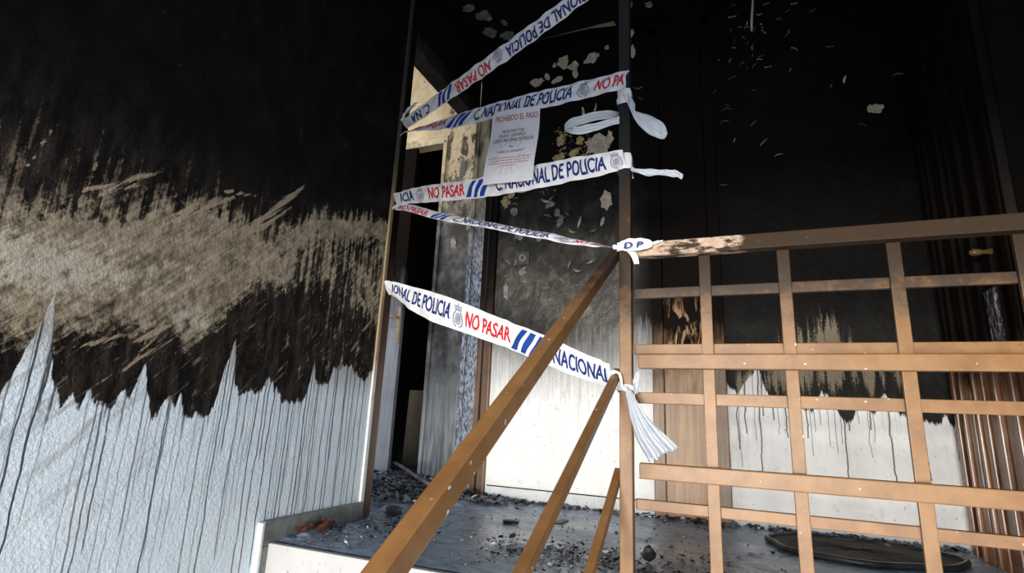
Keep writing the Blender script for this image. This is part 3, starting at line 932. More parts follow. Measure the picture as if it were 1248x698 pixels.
# ---- police tapes
T0, T1v = Vector((-1.585, 2.15, 0)), Vector((-0.31, 1.60, 0))
TD = (T1v - T0).normalized()
TN = Vector((TD.y, -TD.x, 0))          # towards the stair side
if TN.y > 0: TN = -TN


def cat(p0, p1, p2, p3, t):
    return 0.5 * ((2 * p1) + (-p0 + p2) * t + (2 * p0 - 5 * p1 + 4 * p2 - p3) * t * t + (-p0 + 3 * p1 - 3 * p2 + p3) * t ** 3)


class Band:
    """a stretched tape: keys are (s along the span, top z, bottom z); a squeezed tape is tilted, not narrower"""
    W = 0.10

    def __init__(self, keys, side=1, depth=0.0):
        self.k, self.side, self.depth = keys, side, depth
        self.s = np.array([k[0] for k in keys])

    def edge(self, s, j):
        k = self.k
        i = int(np.clip(np.searchsorted(self.s, s) - 1, 0, len(k) - 2))
        a, b = k[i], k[i + 1]
        t = (s - a[0]) / (b[0] - a[0])
        z0 = k[i - 1][j] if i > 0 else 2 * a[j] - b[j]
        z3 = k[i + 2][j] if i + 2 < len(k) else 2 * b[j] - a[j]
        return cat(z0, a[j], b[j], z3, t)

    def pt(self, s, v, off=0.0):
        zt, zb = self.edge(s, 1), self.edge(s, 2)
        h = max(zt - zb, 0.002)
        tilt = 0.35 * math.sqrt(max(self.W ** 2 - h * h, 0)) * self.side
        bow = 0.006 * (1 - (2 * v) ** 2)
        wr = 0.0022 * math.sin(s * 41 + v * 5) + 0.0018 * math.sin(s * 73 - v * 9)
        base = T0 + TD * s + TN * (self.depth + tilt * v + bow + wr + off)
        return Vector((base.x, base.y, (zt + zb) / 2 + v * h))


def band_mesh(b, parent):
    s0, s1 = b.s[0], b.s[-1]
    nu, nv = 140, 10
    V = [b.pt(s0 + (s1 - s0) * i / nu, j / nv - 0.5) for i in range(nu + 1) for j in range(nv + 1)]
    F = [(i * (nv + 1) + j, (i + 1) * (nv + 1) + j, (i + 1) * (nv + 1) + j + 1, i * (nv + 1) + j + 1) for i in range(nu) for j in range(nv)]
    return poly('band', V, F, MAT['tape'], parent, True)


_txt = {}


def text2d(s, bold=0.034, shear=0.16):
    key = (s, bold, shear)
    if key in _txt: return _txt[key]
    cu = bpy.data.curves.new('tmp', 'FONT')
    cu.body = s
    cu.shear = shear
    cu.space_character = 1.02
    cu.resolution_u = 3
    o = bpy.data.objects.new('tmp', cu)
    COL.objects.link(o)
    bpy.context.view_layer.update()
    dg = bpy.context.evaluated_depsgraph_get()
    me = o.evaluated_get(dg).to_mesh()
    V = np.array([v.co[:2] for v in me.vertices])
    F = [tuple(p.vertices) for p in me.polygons]
    o.evaluated_get(dg).to_mesh_clear()
    bpy.data.objects.remove(o)
    bpy.data.curves.remove(cu)
    bm = bmesh.new()
    vv = [bm.verts.new((x, y_, 0)) for x, y_ in V]
    for f in F:
        try: bm.faces.new([vv[i] for i in f])
        except ValueError: pass
    y0, y1 = V[:, 1].min(), V[:, 1].max()
    for q in (0.2, 0.4, 0.6, 0.8):
        bmesh.ops.bisect_plane(bm, geom=bm.verts[:] + bm.edges[:] + bm.faces[:], dist=1e-6, plane_co=(0, y0 + (y1 - y0) * q, 0), plane_no=(0, 1, 0))
    bm.verts.index_update()
    V = np.array([v.co[:2] for v in bm.verts])
    F = [tuple(v.index for v in f.verts) for f in bm.faces]
    bm.free()
    if bold:
        V0, F0, V, F = V, F, [], []
        for dx, dy in ((-bold, 0), (bold, 0), (0, bold * 0.6), (0, -bold * 0.6)):
            F += [tuple(i + len(V) * len(V0) for i in f) for f in F0]
            V.append(V0 + np.array([dx, dy]))
        V = np.concatenate(V)
    lo, hi = V.min(0), V.max(0)
    asp = (hi[0] - lo[0]) / (hi[1] - lo[1])
    V = (V - lo) / (hi - lo)
    _txt[key] = (V, F, asp)
    return _txt[key]


def shape_on(b, name, V, F, s0, s1, v0, v1, mat, parent, flip=False, off=0.0016):
    P = []
    for u, v in V:
        if flip: u, v = 1 - u, 1 - v
        P.append(b.pt(s0 + (s1 - s0) * u, v0 + (v1 - v0) * v, off))
    return poly(name, P, F, mat, parent)


def word(b, s, s0, s1, mat, parent, v0=-0.34, v1=0.34, flip=False):
    V, F, _ = text2d(s)
    return shape_on(b, 'lettering', V, F, s0, s1, v0, v1, mat, parent, flip)


def stripes(b, s0, s1, parent, flip=False):
    L = s1 - s0
    for i in range(3):
        a = s0 + L * (0.02 + 0.25 * i)
        wd, sh = L * 0.15, L * 0.30
        V, F = [], []
        n = 5
        for k in range(n + 1):
            v = k / n
            sk = sh * v if not flip else sh * v
            V += [((a + sk - s0) / L, v), ((a + sk + wd - s0) / L, v)]
        F = [(2 * k, 2 * k + 1, 2 * k + 3, 2 * k + 2) for k in range(n)]
        shape_on(b, 'stripe', V, F, s0, s1, -0.44, 0.40, MAT['blue'], parent)


def crest2d():
    """crown over an oval badge inside a wreath"""
    V, F = [], []
    def ring(cx, cy, rx, ry, t, n=20, a0=0.0, a1=2 * math.pi):
        o = len(V)
        for k in range(n + 1):
            a = a0 + (a1 - a0) * k / n
            V.append((cx + rx * math.cos(a), cy + ry * math.sin(a)))
            V.append((cx + (rx - t) * math.cos(a), cy + (ry - t) * math.sin(a)))
        for k in range(n):
            F.append((o + 2 * k, o + 2 * k + 1, o + 2 * k + 3, o + 2 * k + 2))
    def rect(x0, y0, x1, y1):
        o = len(V)
        V.extend([(x0, y0), (x1, y0), (x1, y1), (x0, y1)])
        F.append((o, o + 1, o + 2, o + 3))
    def tri(a, b, c):
        o = len(V)
        V.extend([a, b, c])
        F.append((o, o + 1, o + 2))
    ring(0.5, 0.36, 0.22, 0.24, 0.05)
    ring(0.5, 0.36, 0.13, 0.15, 0.04)
    rect(0.46, 0.28, 0.54, 0.44)
    for k in range(7):                                   # wreath leaves either side
        a = math.radians(-70 + 20 * k)
        for sgn in (-1, 1):
            cx, cy = 0.5 + sgn * 0.34 * math.cos(a), 0.36 + 0.33 * math.sin(a)
            dx, dy = -sgn * math.sin(a) * 0.09, math.cos(a) * 0.09
            nx, ny = math.cos(a) * sgn * 0.045, math.sin(a) * 0.045
            o = len(V)
            V.extend([(cx - dx * 0.6, cy - dy * 0.6), (cx + nx, cy + ny), (cx + dx, cy + dy), (cx - nx, cy - ny)])
            F.append((o, o + 1, o + 2, o + 3))
    rect(0.26, 0.70, 0.74, 0.755)
    rect(0.28, 0.775, 0.72, 0.80)
    for cx in (0.30, 0.40, 0.5, 0.60, 0.70):
        ring(cx, 0.81, 0.055, 0.10, 0.03, 8, 0, math.pi)
    rect(0.485, 0.90, 0.515, 1.0)
    rect(0.455, 0.945, 0.545, 0.97)
    return V, F


CV, CF = crest2d()


def crest(b, s0, s1, parent, flip=False):
    return shape_on(b, 'crest', CV, CF, s0, s1, -0.40, 0.42, MAT['crest'], parent, flip)


def smooth_keys(keys, m=6):
    out = []
    for i in range(len(keys) - 1):
        k0, k1, k2, k3 = keys[max(i - 1, 0)], keys[i], keys[i + 1], keys[min(i + 2, len(keys) - 1)]
        for j in range(m):
            t = j / m
            out.append(tuple(cat(Vector(a), Vector(b), Vector(c), Vector(d), t) for a, b, c, d in zip(k0, k1, k2, k3)))
    out.append((Vector(keys[-1][0]), Vector(keys[-1][1])))
    return out


def ribbon(name, keys, parent, mat=None, nv=8, pleat=0.0, seed=1, ragged=0.0, npl=2.5):
    """free tape end: keys are (centre, half-width vector)"""
    rs = random.Random(seed)
    ph = rs.uniform(0, 6)
    K = smooth_keys(keys)
    V, F = [], []
    for i, (c, wv) in enumerate(K):
        d = (K[min(i + 1, len(K) - 1)][0] - K[max(i - 1, 0)][0])
        nrm = d.cross(wv)
        nrm = nrm.normalized() if nrm.length > 1e-9 else Vector((0, -1, 0))
        if nrm.y > 0: nrm = -nrm
        for j in range(nv + 1):
            t = 2 * j / nv - 1
            p = c + wv * t + nrm * (pleat * wv.length * math.sin(t * npl * 3.14 + ph + i * 0.10) + 0.002 * math.sin(i * 0.9 + j))
            if ragged and i == len(K) - 1:
                p += d.normalized() * rs.uniform(-ragged, ragged)
            V.append(p)
    for i in range(len(K) - 1):
        for j in range(nv):
            a = i * (nv + 1) + j
            F.append((a, a + 1, a + nv + 2, a + nv + 1))
    return poly(name, V, F, mat or MAT['tape'], parent, True)


def wrap(name, z0, z1, parent, tilt=0.01, mat=None, cx=-0.3055, cy=1.6315, r=0.0215):
    """tape wound once round the square post"""
    path = [(-1, -1), (0, -1), (1, -1), (1, 0), (1, 1), (0, 1), (-1, 1), (-1, 0)]
    V, F = [], []
    n = len(path)
    for k, (a, b) in enumerate(path):
        t = tilt * math.sin(2 * math.pi * k / n + 0.6)
        for j in range(5):
            q = j / 4
            rr = r + 0.002 * math.sin(k * 2.1 + j * 1.7) + (0.0015 if j in (1, 3) else 0)
            V.append((cx + a * rr, cy + b * rr, z0 + (z1 - z0) * q + t))
    for k in range(n):
        for j in range(4):
            F.append((k * 5 + j, ((k + 1) % n) * 5 + j, ((k + 1) % n) * 5 + j + 1, k * 5 + j + 1))
    return poly(name, V, F, mat or MAT['tape'], parent, True)


def knot(parent, p, r):
    pts, rad = [], []
    for i in range(7):
        t = i / 6
        pts.append(Vector(p) + Vector((r * (t - 0.5) * 1.6, -0.004 * math.sin(t * 3.1), 0.3 * r * math.sin(t * 6.3))))
        rad.append(r * (0.35 + 0.65 * math.sin(math.pi * t)))
    return tube('knot', pts, rad, MAT['tape'], parent, 9, 0.18)


FULL = 'C. NACIONAL DE POLICIA'
# tape running up to the ceiling end of the post, printed side upside down
t1 = empty('police_tape', (-1.585, 2.15, 1.97))
tag(t1, 'white police tape with upside-down print climbing steeply out at the top', 'police tape', 'police tapes across the doorway')
b = Band([(0.0, 1.990, 1.952), (0.092, 1.997, 1.948), (0.426, 2.02, 1.961), (0.788, 2.044, 1.98), (1.065, 2.062, 2.006), (1.263, 2.076, 2.028), (1.385, 2.083, 2.033)], 1, -0.004)
bd = band_mesh(b, t1)
word(b, 'C. NA', 0.076, 0.237, MAT['navy'], bd, -0.44, 0.22, True)
stripes(b, 0.285, 0.435, bd)
word(b, 'NO PASAR', 0.445, 0.693, MAT['red'], bd, -0.46, 0.20, True)
crest(b, 0.706, 0.782, bd, True)
word(b, FULL, 0.798, 1.361, MAT['navy'], bd, -0.46, 0.20, True)
wrap('post_wrap', 2.03, 2.085, t1)
ribbon('tail', [((-1.575, 2.12, 1.985), (0.0, 0.004, 0.020)), ((-1.555, 2.12, 2.01), (0.004, 0.006, 0.024)), ((-1.53, 2.125, 2.04), (0.006, 0.008, 0.022)), ((-1.505, 2.13, 2.065), (0.005, 0.006, 0.012))], t1, pleat=0.3, seed=21)

# widest tape, the notice hangs from it
t2 = empty('police_tape', (-1.585, 2.15, 1.9))
tag(t2, 'white police tape just below the steep one, holding up the paper notice', 'police tape', 'police tapes across the doorway')
b2 = b = Band([(0.0, 1.925, 1.892), (0.068, 1.914, 1.884), (0.413, 1.856, 1.779), (0.574, 1.821, 1.736), (0.971, 1.738, 1.649), (1.195, 1.68, 1.594), (1.41, 1.628, 1.548)], -1)
bd = band_mesh(b, t2)
word(b, 'NO PASAR', 0.113, 0.400, MAT['red'], bd, -0.22, 0.34)
stripes(b, 0.405, 0.590, bd)
word(b, FULL, 0.613, 1.177, MAT['navy'], bd)
crest(b, 1.190, 1.266, bd)
word(b, 'NO PA', 1.282, 1.402, MAT['red'], bd, -0.30, 0.32)
wrap('post_wrap', 1.505, 1.560, t2, 0.008)
ribbon('tail', [((-0.3, 1.61, 1.546), (0.008, 0.0, 0.001)), ((-0.280, 1.605, 1.5), (0.011, 0.0, 0.001)), ((-0.272, 1.6, 1.465), (0.005, 0.0, 0.005)), ((-0.252, 1.6, 1.442), (0.011, 0.0, 0.016)), ((-0.218, 1.6, 1.409), (0.016, 0.0, 0.024)), ((-0.188, 1.6, 1.381), (0.013, 0.0, 0.021)), ((-0.171, 1.6, 1.36), (0.005, 0.0, 0.008))], t2, mat=MAT['tapeback'], pleat=0.22, seed=3)
lp = ribbon('loop', [((-0.308, 1.655, 1.507), (0, 0.0, -0.012)), ((-0.338, 1.66, 1.503), (0, 0.0, -0.013)), ((-0.386, 1.65, 1.506), (0.0, 0.0, -0.016)), ((-0.451, 1.64, 1.496), (0.0, 0.0, -0.016)), ((-0.492, 1.62, 1.473), (0.006, 0.0, -0.017)), ((-0.497, 1.6, 1.447), (0.012, 0.0, -0.008)), ((-0.473, 1.58, 1.423), (0.006, 0.0, 0.011)), ((-0.425, 1.58, 1.42), (0, 0.0, 0.015)), ((-0.371, 1.585, 1.429), (0, 0.0, 0.012)), ((-0.319, 1.6, 1.446), (0.0, 0.0, 0.012))], t2, mat=MAT['tapeback'], pleat=0.16, seed=4)

t3 = empty('police_tape', (-1.585, 2.15, 1.52))
tag(t3, 'white police tape in the middle, passing behind the bottom of the notice', 'police tape', 'police tapes across the doorway')
b3 = b = Band([(0.0, 1.565, 1.505), (0.051, 1.558, 1.497), (0.262, 1.53, 1.452), (0.609, 1.462, 1.381), (0.749, 1.438, 1.351), (1.009, 1.401, 1.312), (1.172, 1.374, 1.293), (1.327, 1.342, 1.275), (1.40, 1.326, 1.276)], 1)
bd = band_mesh(b, t3)
word(b, 'ICIA', 0.055, 0.172, MAT['navy'], bd)
crest(b, 0.190, 0.275, bd)
word(b, 'NO PASAR', 0.299, 0.574, MAT['red'], bd)
stripes(b, 0.575, 0.760, bd)
word(b, FULL, 0.783, 1.325, MAT['navy'], bd)
crest(b, 1.335, 1.400, bd)
wrap('post_wrap', 1.262, 1.318, t3, 0.012)
ribbon('tail', [((-0.283, 1.605, 1.268), (0.0, 0.0, 0.009)), ((-0.264, 1.6, 1.255), (0.0, 0.0, 0.006)), ((-0.229, 1.6, 1.244), (0.0, 0.0, 0.011)), ((-0.191, 1.6, 1.239), (0.0, 0.0, 0.008)), ((-0.159, 1.6, 1.231), (0.0, 0.0, 0.011)), ((-0.139, 1.6, 1.226), (0.0, 0.0, 0.011)), ((-0.125, 1.6, 1.213), (0.003, 0.0, 0.008))], t3, mat=MAT['tapeback'], pleat=0.3, seed=6)

t4 = empty('police_tape', (-1.585, 2.15, 1.48))
tag(t4, 'narrow twisted police tape knotted to the post where the handrail ends', 'police tape', 'police tapes across the doorway')
b = Band([(0.0, 1.515, 1.475), (0.041, 1.502, 1.46), (0.423, 1.358, 1.318), (0.767, 1.232, 1.200), (1.089, 1.117, 1.086), (1.265, 1.048, 1.027), (1.358, 1.009, 1.002)], -1, 0.004)
bd = band_mesh(b, t4)
word(b, 'NO PASAR', 0.052, 0.32, MAT['red'], bd, -0.44, 0.30)
stripes(b, 0.347, 0.495, bd)
word(b, FULL, 0.525, 1.088, MAT['navy'], bd, -0.30, 0.46)
crest(b, 1.108, 1.190, bd)
word(b, 'NO PAS', 1.198, 1.340, MAT['red'], bd, -0.2, 0.4)
bow = ribbon('bow', [((-0.334, 1.595, 1.0), (0, 0.0, 0.003)), ((-0.316, 1.592, 1.004), (0.0, 0.0, 0.013)), ((-0.294, 1.588, 1.005), (0.0, 0.0, 0.021)), ((-0.267, 1.582, 1.002), (0.0, 0.0, 0.021)), ((-0.238, 1.588, 1.004), (0.0, 0.0, 0.018)), ((-0.219, 1.595, 1.004), (0.0, 0.0, 0.008))], t4, pleat=0.15, seed=8)
Vt, Ft, _ = text2d('D P')
poly('lettering', [(-0.302 + 0.06 * u, 1.574 - 0.004 * math.sin(u * 3), 0.988 + 0.02 * v) for u, v in Vt], Ft, MAT['navy'], bow)
ribbon('tail', [((-0.296, 1.595, 0.992), (0.008, 0.0, 0.002)), ((-0.279, 1.592, 0.98), (0.01, 0.0, 0.002)), ((-0.271, 1.592, 0.964), (0.01, 0.0, -0.001)), ((-0.266, 1.592, 0.943), (0.007, 0.0, 0))], t4, pleat=0.25, seed=9)
ribbon('tail', [((-0.222, 1.598, 1.006), (0.0, 0.0, 0.005)), ((-0.207, 1.6, 1.01), (0.0, 0.0, 0.004)), ((-0.188, 1.6, 1.014), (0.0, 0, 0.002))], t4, seed=10)
wrap('post_wrap', 0.99, 1.018, t4, 0.005, r=0.0225)
knot(t4, (-0.332, 1.596, 1.003), 0.008)

t5 = empty('police_tape', (-1.585, 2.15, 1.05))
tag(t5, 'lowest police tape, sloping down behind the handrail to a frayed tassel', 'police tape', 'police tapes across the doorway')
b = Band([(0.0, 1.10, 1.035), (0.048, 1.09, 1.019), (0.217, 1.043, 0.936), (0.41, 0.987, 0.858), (0.622, 0.914, 0.795), (0.884, 0.82, 0.72), (1.008, 0.773, 0.675), (1.153, 0.717, 0.624), (1.314, 0.656, 0.579), (1.352, 0.64, 0.572)], 1)
bd = band_mesh(b, t5)
word(b, 'IONAL DE POLICIA', 0.060, 0.539, MAT['navy'], bd, -0.22, 0.34)
crest(b, 0.545, 0.640, bd)
word(b, 'NO PASAR', 0.644, 0.906, MAT['red'], bd, -0.28, 0.28)
stripes(b, 0.905, 1.090, bd)
word(b, 'C. NACIONAL', 1.065, 1.344, MAT['navy'], bd, -0.33, 0.28)
ribbon('cord', [((-0.356, 1.6, 0.609), (-0.002, 0.0, 0.014)), ((-0.335, 1.6, 0.617), (0, 0.0, 0.006)), ((-0.321, 1.598, 0.612), (0.004, 0.0, 0.002)), ((-0.316, 1.598, 0.596), (0.004, 0.0, 0.0)), ((-0.313, 1.598, 0.577), (0.004, 0.0, 0.0)), ((-0.309, 1.598, 0.567), (0.002, 0.0, 0.005))], t5, pleat=0.5, seed=12)
wrap('post_wrap', 0.560, 0.576, t5, 0.006, r=0.0225)
ribbon('tail', [((-0.271, 1.635, 0.623), (0.002, 0.0, 0.0)), ((-0.276, 1.632, 0.599), (0.010, 0.0, 0.0)), ((-0.281, 1.63, 0.575), (0.011, 0.0, 0.0)), ((-0.281, 1.63, 0.555), (0.010, 0.0, 0.003))], t5, mat=MAT['tapeback'], pleat=0.4, seed=13)
ribbon('tassel', [((-0.303, 1.597, 0.567), (0.002, 0.0, 0.005)), ((-0.294, 1.592, 0.56), (0.007, 0.0, 0.005)), ((-0.282, 1.588, 0.53), (0.012, 0.0, 0.007)), ((-0.266, 1.585, 0.49), (0.019, 0.0, 0.012)), ((-0.246, 1.582, 0.452), (0.028, 0.0, 0.018)), ((-0.22, 1.578, 0.42), (0.034, 0, 0.021)), ((-0.194, 1.572, 0.392), (0.042, 0.0, 0.02))], t5, mat=MAT['tapeback'], nv=22, pleat=0.30, seed=14, ragged=0.009, npl=3.5)
knot(t5, (-0.303, 1.596, 0.568), 0.008)

# short cut end of a tape at the door edge
# ---- paper notice
nt = empty('paper_notice', tuple(T0 + TD * 0.9 + TN * 0.03 + Vector((0, 0, 1.35))))
tag(nt, 'white paper notice headed PROHIBIDO EL PASO hanging from the tape', 'notice')
QC = [(0.744, 1.383), (1.014, 1.332), (1.044, 1.626), (0.775, 1.702)]


def npt(u, v, off=0.0):
    (ax, az), (bx, bz), (cx, cz), (dx, dz) = QC
    s = (ax * (1 - u) + bx * u) * (1 - v) + (dx * (1 - u) + cx * u) * v
    z = (az * (1 - u) + bz * u) * (1 - v) + (dz * (1 - u) + cz * u) * v
    o = 0.034 + 0.006 * math.sin(u * 3.0 + 0.4) + 0.007 * (1 - v) * math.cos(u * 4) + 0.004 * math.sin(v * 7)
    return T0 + TD * s + TN * (o + off) + Vector((0, 0, z))


def on_paper(name, V, F, u0, u1, v0, v1, mat, parent, off=0.0012):
    return poly(name, [npt(u0 + (u1 - u0) * u, v0 + (v1 - v0) * v, off) for u, v in V], F, mat, parent)


nn = 14
V = [npt(i / nn, j / nn) for i in range(nn + 1) for j in range(nn + 1)]
V += [npt(i / nn, j / nn, -0.0006) for i in range(nn + 1) for j in range(nn + 1)]
F = []
NO = (nn + 1) ** 2
for i in range(nn):
    for j in range(nn):
        a = i * (nn + 1) + j
        F += [(a, a + nn + 1, a + nn + 2, a + 1), (NO + a, NO + a + 1, NO + a + nn + 2, NO + a + nn + 1)]
sheet = poly('sheet', V, F, MAT['paper'], nt, True)
RV, RF = [], []
for k in range(16):
    a = 2 * math.pi * k / 16
    for rr, ww in ((0.30, 0.05), (0.40, 0.035)):
        c = (0.5 + rr * math.cos(a), 0.5 + rr * math.sin(a))
        o = len(RV)
        d1_, d2_ = (math.cos(a) * 0.06, math.sin(a) * 0.06), (-math.sin(a) * ww, math.cos(a) * ww)
        RV += [(c[0] - d1_[0], c[1] - d1_[1]), (c[0] + d2_[0], c[1] + d2_[1]), (c[0] + d1_[0], c[1] + d1_[1]), (c[0] - d2_[0], c[1] - d2_[1])]
        RF.append((o, o + 1, o + 2, o + 3))
on_paper('rosette_print', RV, RF, 0.10, 0.86, 0.06, 0.66, MAT['faint'], sheet, 0.0008)
for s, u0, u1, v0, v1, m, bo in (('PROHIBIDO EL PASO', 0.10, 0.97, 0.845, 0.925, 'redink', 0.008), ('PRECINTADO POR', 0.28, 0.72, 0.685, 0.728, 'ink', 0.006),
                                 ('POLICIA  CIENTIFICA', 0.22, 0.76, 0.625, 0.668, 'ink', 0.006), ('CUERPO NACIONAL DE POLICIA', 0.10, 0.92, 0.56, 0.607, 'ink', 0.006),
                                 ('Dlgs.', 0.46, 0.57, 0.465, 0.505, 'ink', 0.0), ('NUMERO DE EXPEDIENTE nº', 0.25, 0.78, 0.405, 0.435, 'ink', 0.0)):
    V, F, _ = text2d(s, bo, 0.0)
    on_paper('lettering', V, F, u0, u1, v0, v1, MAT[m], sheet)
for q, (u0, u1) in enumerate(((0.08, 0.93), (0.10, 0.92), (0.09, 0.90), (0.36, 0.62))):
    V, F = [], []
    u, k = 0.0, 0
    rs = random.Random(q)
    while u < 1:
        wd = rs.uniform(0.03, 0.10)
        o = len(V)
        V += [(u, 0.2), (min(u + wd, 1), 0.2), (min(u + wd, 1), 0.85), (u, 0.85)]
        F.append((o, o + 1, o + 2, o + 3))
        u += wd + 0.02
    on_paper('fine_print_line', V, F, u0, u1, 0.325 - 0.036 * q, 0.345 - 0.036 * q, MAT['pinkink'], sheet)
box('pin', tuple(npt(0.02, 0.985, 0.0) - Vector((0.006, 0.003, 0.006))), tuple(npt(0.02, 0.985, 0.0) + Vector((0.004, 0.001, 0.006))), MAT['leafbrown'], nt)

# ---- grey inner door standing ajar in the hall
gd = empty('inner_door', (-2.66, 3.37, 0.0))
tag(gd, 'grey painted inner door with lever handle standing inside the burnt hallway', 'door')
box('door_leaf', (-3.0, 3.352, 0.03), (-2.31, 3.390, 2.56), MAT['leaf'], gd, 0.003)
box('handle_plate', (-2.347, 3.343, 0.96), (-2.314, 3.352, 1.24), MAT['steel'], gd, 0.003)
tube('handle', [(-2.331, 3.345, 1.16), (-2.331, 3.312, 1.16), (-2.345, 3.302, 1.16), (-2.40, 3.300, 1.158), (-2.44, 3.303, 1.155)], [0.009, 0.009, 0.010, 0.009, 0.007], MAT['steel'], gd, 8)

bo = empty('leaning_board', (-2.5, 4.0, 0.0))
tag(bo, 'beige board leaning in the dark room behind the hallway opening', 'board')
bm = bmesh.new()
vs = box_bm(bm, (-2.68, 4.0, 0.04), (-2.38, 4.05, 0.66))
for v in vs:
    if v.co.z > 0.5: v.co.y += 0.10
    if v.co.z > 0.5 and v.co.x < -2.5: v.co.x += 0.01
    if v.co.z < 0.2 and v.co.x < -2.5: v.co.x += 0.06
bmesh.ops.bevel(bm, geom=bm.edges[:], offset=0.006, segments=2, affect='EDGES')
me = bpy.data.meshes.new('board_face')
bm.to_mesh(me)
bm.free()
link('board_face', me, MAT['beige'], bo)
box('board_edge', (-2.39, 3.985, 0.05), (-2.36, 4.06, 0.62), MAT['beige'], bo, 0.004)

pl = empty('bell_plate', (-1.222, YB - 0.002, 1.41))
tag(pl, 'burnt square bell plate on the blackened wall below the twisted tape', 'plate')
box('plate', (-1.268, YB - 0.012, 1.412), (-1.178, YB - 0.001, 1.50), MAT['plate_grey'], pl, 0.003)
tube('bell_ring', [(-1.223, YB - 0.011, 1.456), (-1.223, YB - 0.016, 1.456), (-1.223, YB - 0.018, 1.456)], [0.027, 0.026, 0.021], MAT['greyflake'], pl, 16)
tube('bell_button', [(-1.223, YB - 0.017, 1.456), (-1.223, YB - 0.024, 1.456)], [0.011, 0.008], MAT['plate_grey'], pl, 12)

# ---- oval doormat
dm = empty('doormat', (0.42, 2.70, 0.0))
tag(dm, 'charred oval doormat with a raised rim lying by the back wall', 'doormat')
mc, ma, mb = (0.42, 2.72), 0.34, 0.23
V, F = [], []
n, rr = 40, 6
for r in range(rr + 1):
    for k in range(n):
        a = 2 * math.pi * k / n
        q = r / rr * (1 + 0.05 * math.sin(3 * a + 1) + 0.03 * math.sin(7 * a))
        V.append((mc[0] + ma * q * math.cos(a), mc[1] + mb * q * math.sin(a), 0.012 + 0.006 * random.random()))
for r in range(rr):
    for k in range(n):
        F.append((r * n + k, r * n + (k + 1) % n, (r + 1) * n + (k + 1) % n, (r + 1) * n + k))
poly('mat_pad', V, F, MAT['mat'], dm)
V, F = [], []
for k in range(n):
    a = 2 * math.pi * k / n
    q = 1 + 0.05 * math.sin(3 * a + 1) + 0.03 * math.sin(7 * a)
    for j in range(6):
        t = 2 * math.pi * j / 6
        e = 1.0 + 0.03 * math.cos(t)
        V.append((mc[0] + ma * q * e * math.cos(a), mc[1] + mb * q * e * math.sin(a) - 0.004 * math.cos(t), 0.012 + 0.012 * math.sin(t) + 0.002 * random.random()))
for k in range(n):
    for j in range(6):
        F.append((k * 6 + j, k * 6 + (j + 1) % 6, ((k + 1) % n) * 6 + (j + 1) % 6, ((k + 1) % n) * 6 + j))
poly('mat_rim', V, F, MAT['matrim'], dm, True)

# ---- strip hanging from the ceiling
st = tube('hanging_strip', [(0.172, 2.9, 2.655), (0.176, 2.9, 2.72), (0.184, 2.9, 2.80), (0.195, 2.9, 2.90), (0.200, 2.9, 3.05)], [0.004, 0.008, 0.007, 0.006, 0.006], MAT['string'], None, 6)
tag(st, 'thin pale strip dangling from the blackened ceiling', 'strip')

# ---- loose things on the landing floor
def rubble(name, loc, size, mat, label=None, cat=None, group=None, flat=0.5, seed=0):
    rs = random.Random(seed)
    bm = bmesh.new()
    bmesh.ops.create_icosphere(bm, subdivisions=2, radius=1.0)
    ph = [rs.uniform(0, 6) for _ in range(6)]
    for v in bm.verts:
        k = 1 + 0.28 * math.sin(v.co.x * 3 + ph[0]) + 0.22 * math.sin(v.co.y * 4 + ph[1]) + 0.18 * math.sin(v.co.z * 5 + ph[2])
        v.co = Vector((v.co.x * size[0] * k, v.co.y * size[1] * k, v.co.z * size[2] * k * flat))
    mz = min(v.co.z for v in bm.verts)
    rot = Matrix.Rotation(rs.uniform(0, 3), 4, 'Z')
    for v in bm.verts:
        v.co = rot @ v.co + Vector((0, 0, -mz - 0.003))
    me = bpy.data.meshes.new(name)
    bm.to_mesh(me)
    bm.free()
    o = link(name, me, mat)
    o.location = loc
    if label: tag(o, label, cat, group)
    return o


rubble('plaster_shard', (-0.69, 2.09, 0.004), (0.022, 0.014, 0.016), MAT['white_shard'], 'small white plaster shard on the ash beside the middle sloping rail', 'shard', seed=1)
rubble('plaster_shard', (-0.645, 2.10, 0.004), (0.032, 0.016, 0.012), MAT['white_shard'], 'flat white plaster shard, right of the smaller one by the middle rail', 'shard', seed=2)
rubble('plaster_shard', (-0.47, 2.12, 0.004), (0.03, 0.02, 0.012), MAT['white_shard'], 'pale shard in the rubble between the lowest sloping rail and the post', 'shard', seed=3)
rubble('charred_lump', (-0.315, 2.09, 0.004), (0.03, 0.03, 0.04), MAT['char'], 'round charred lump on the floor just right of the tall post', 'debris', seed=4)
rubble('charred_lump', (-0.98, 2.44, 0.003), (0.04, 0.02, 0.018), MAT['char'], 'small charred lump alone on the wet floor between the two upper rails', 'debris', seed=5)
rubble('charred_lump', (-0.80, 2.62, 0.003), (0.05, 0.018, 0.016), MAT['stick'], 'reddish flat fragment on the wet floor near the back wall', 'debris', seed=6)
rubble('charred_lump', (-1.50, 2.26, 0.004), (0.05, 0.04, 0.035), MAT['char'], 'charred lump at the foot of the wooden door edge', 'debris', seed=7)


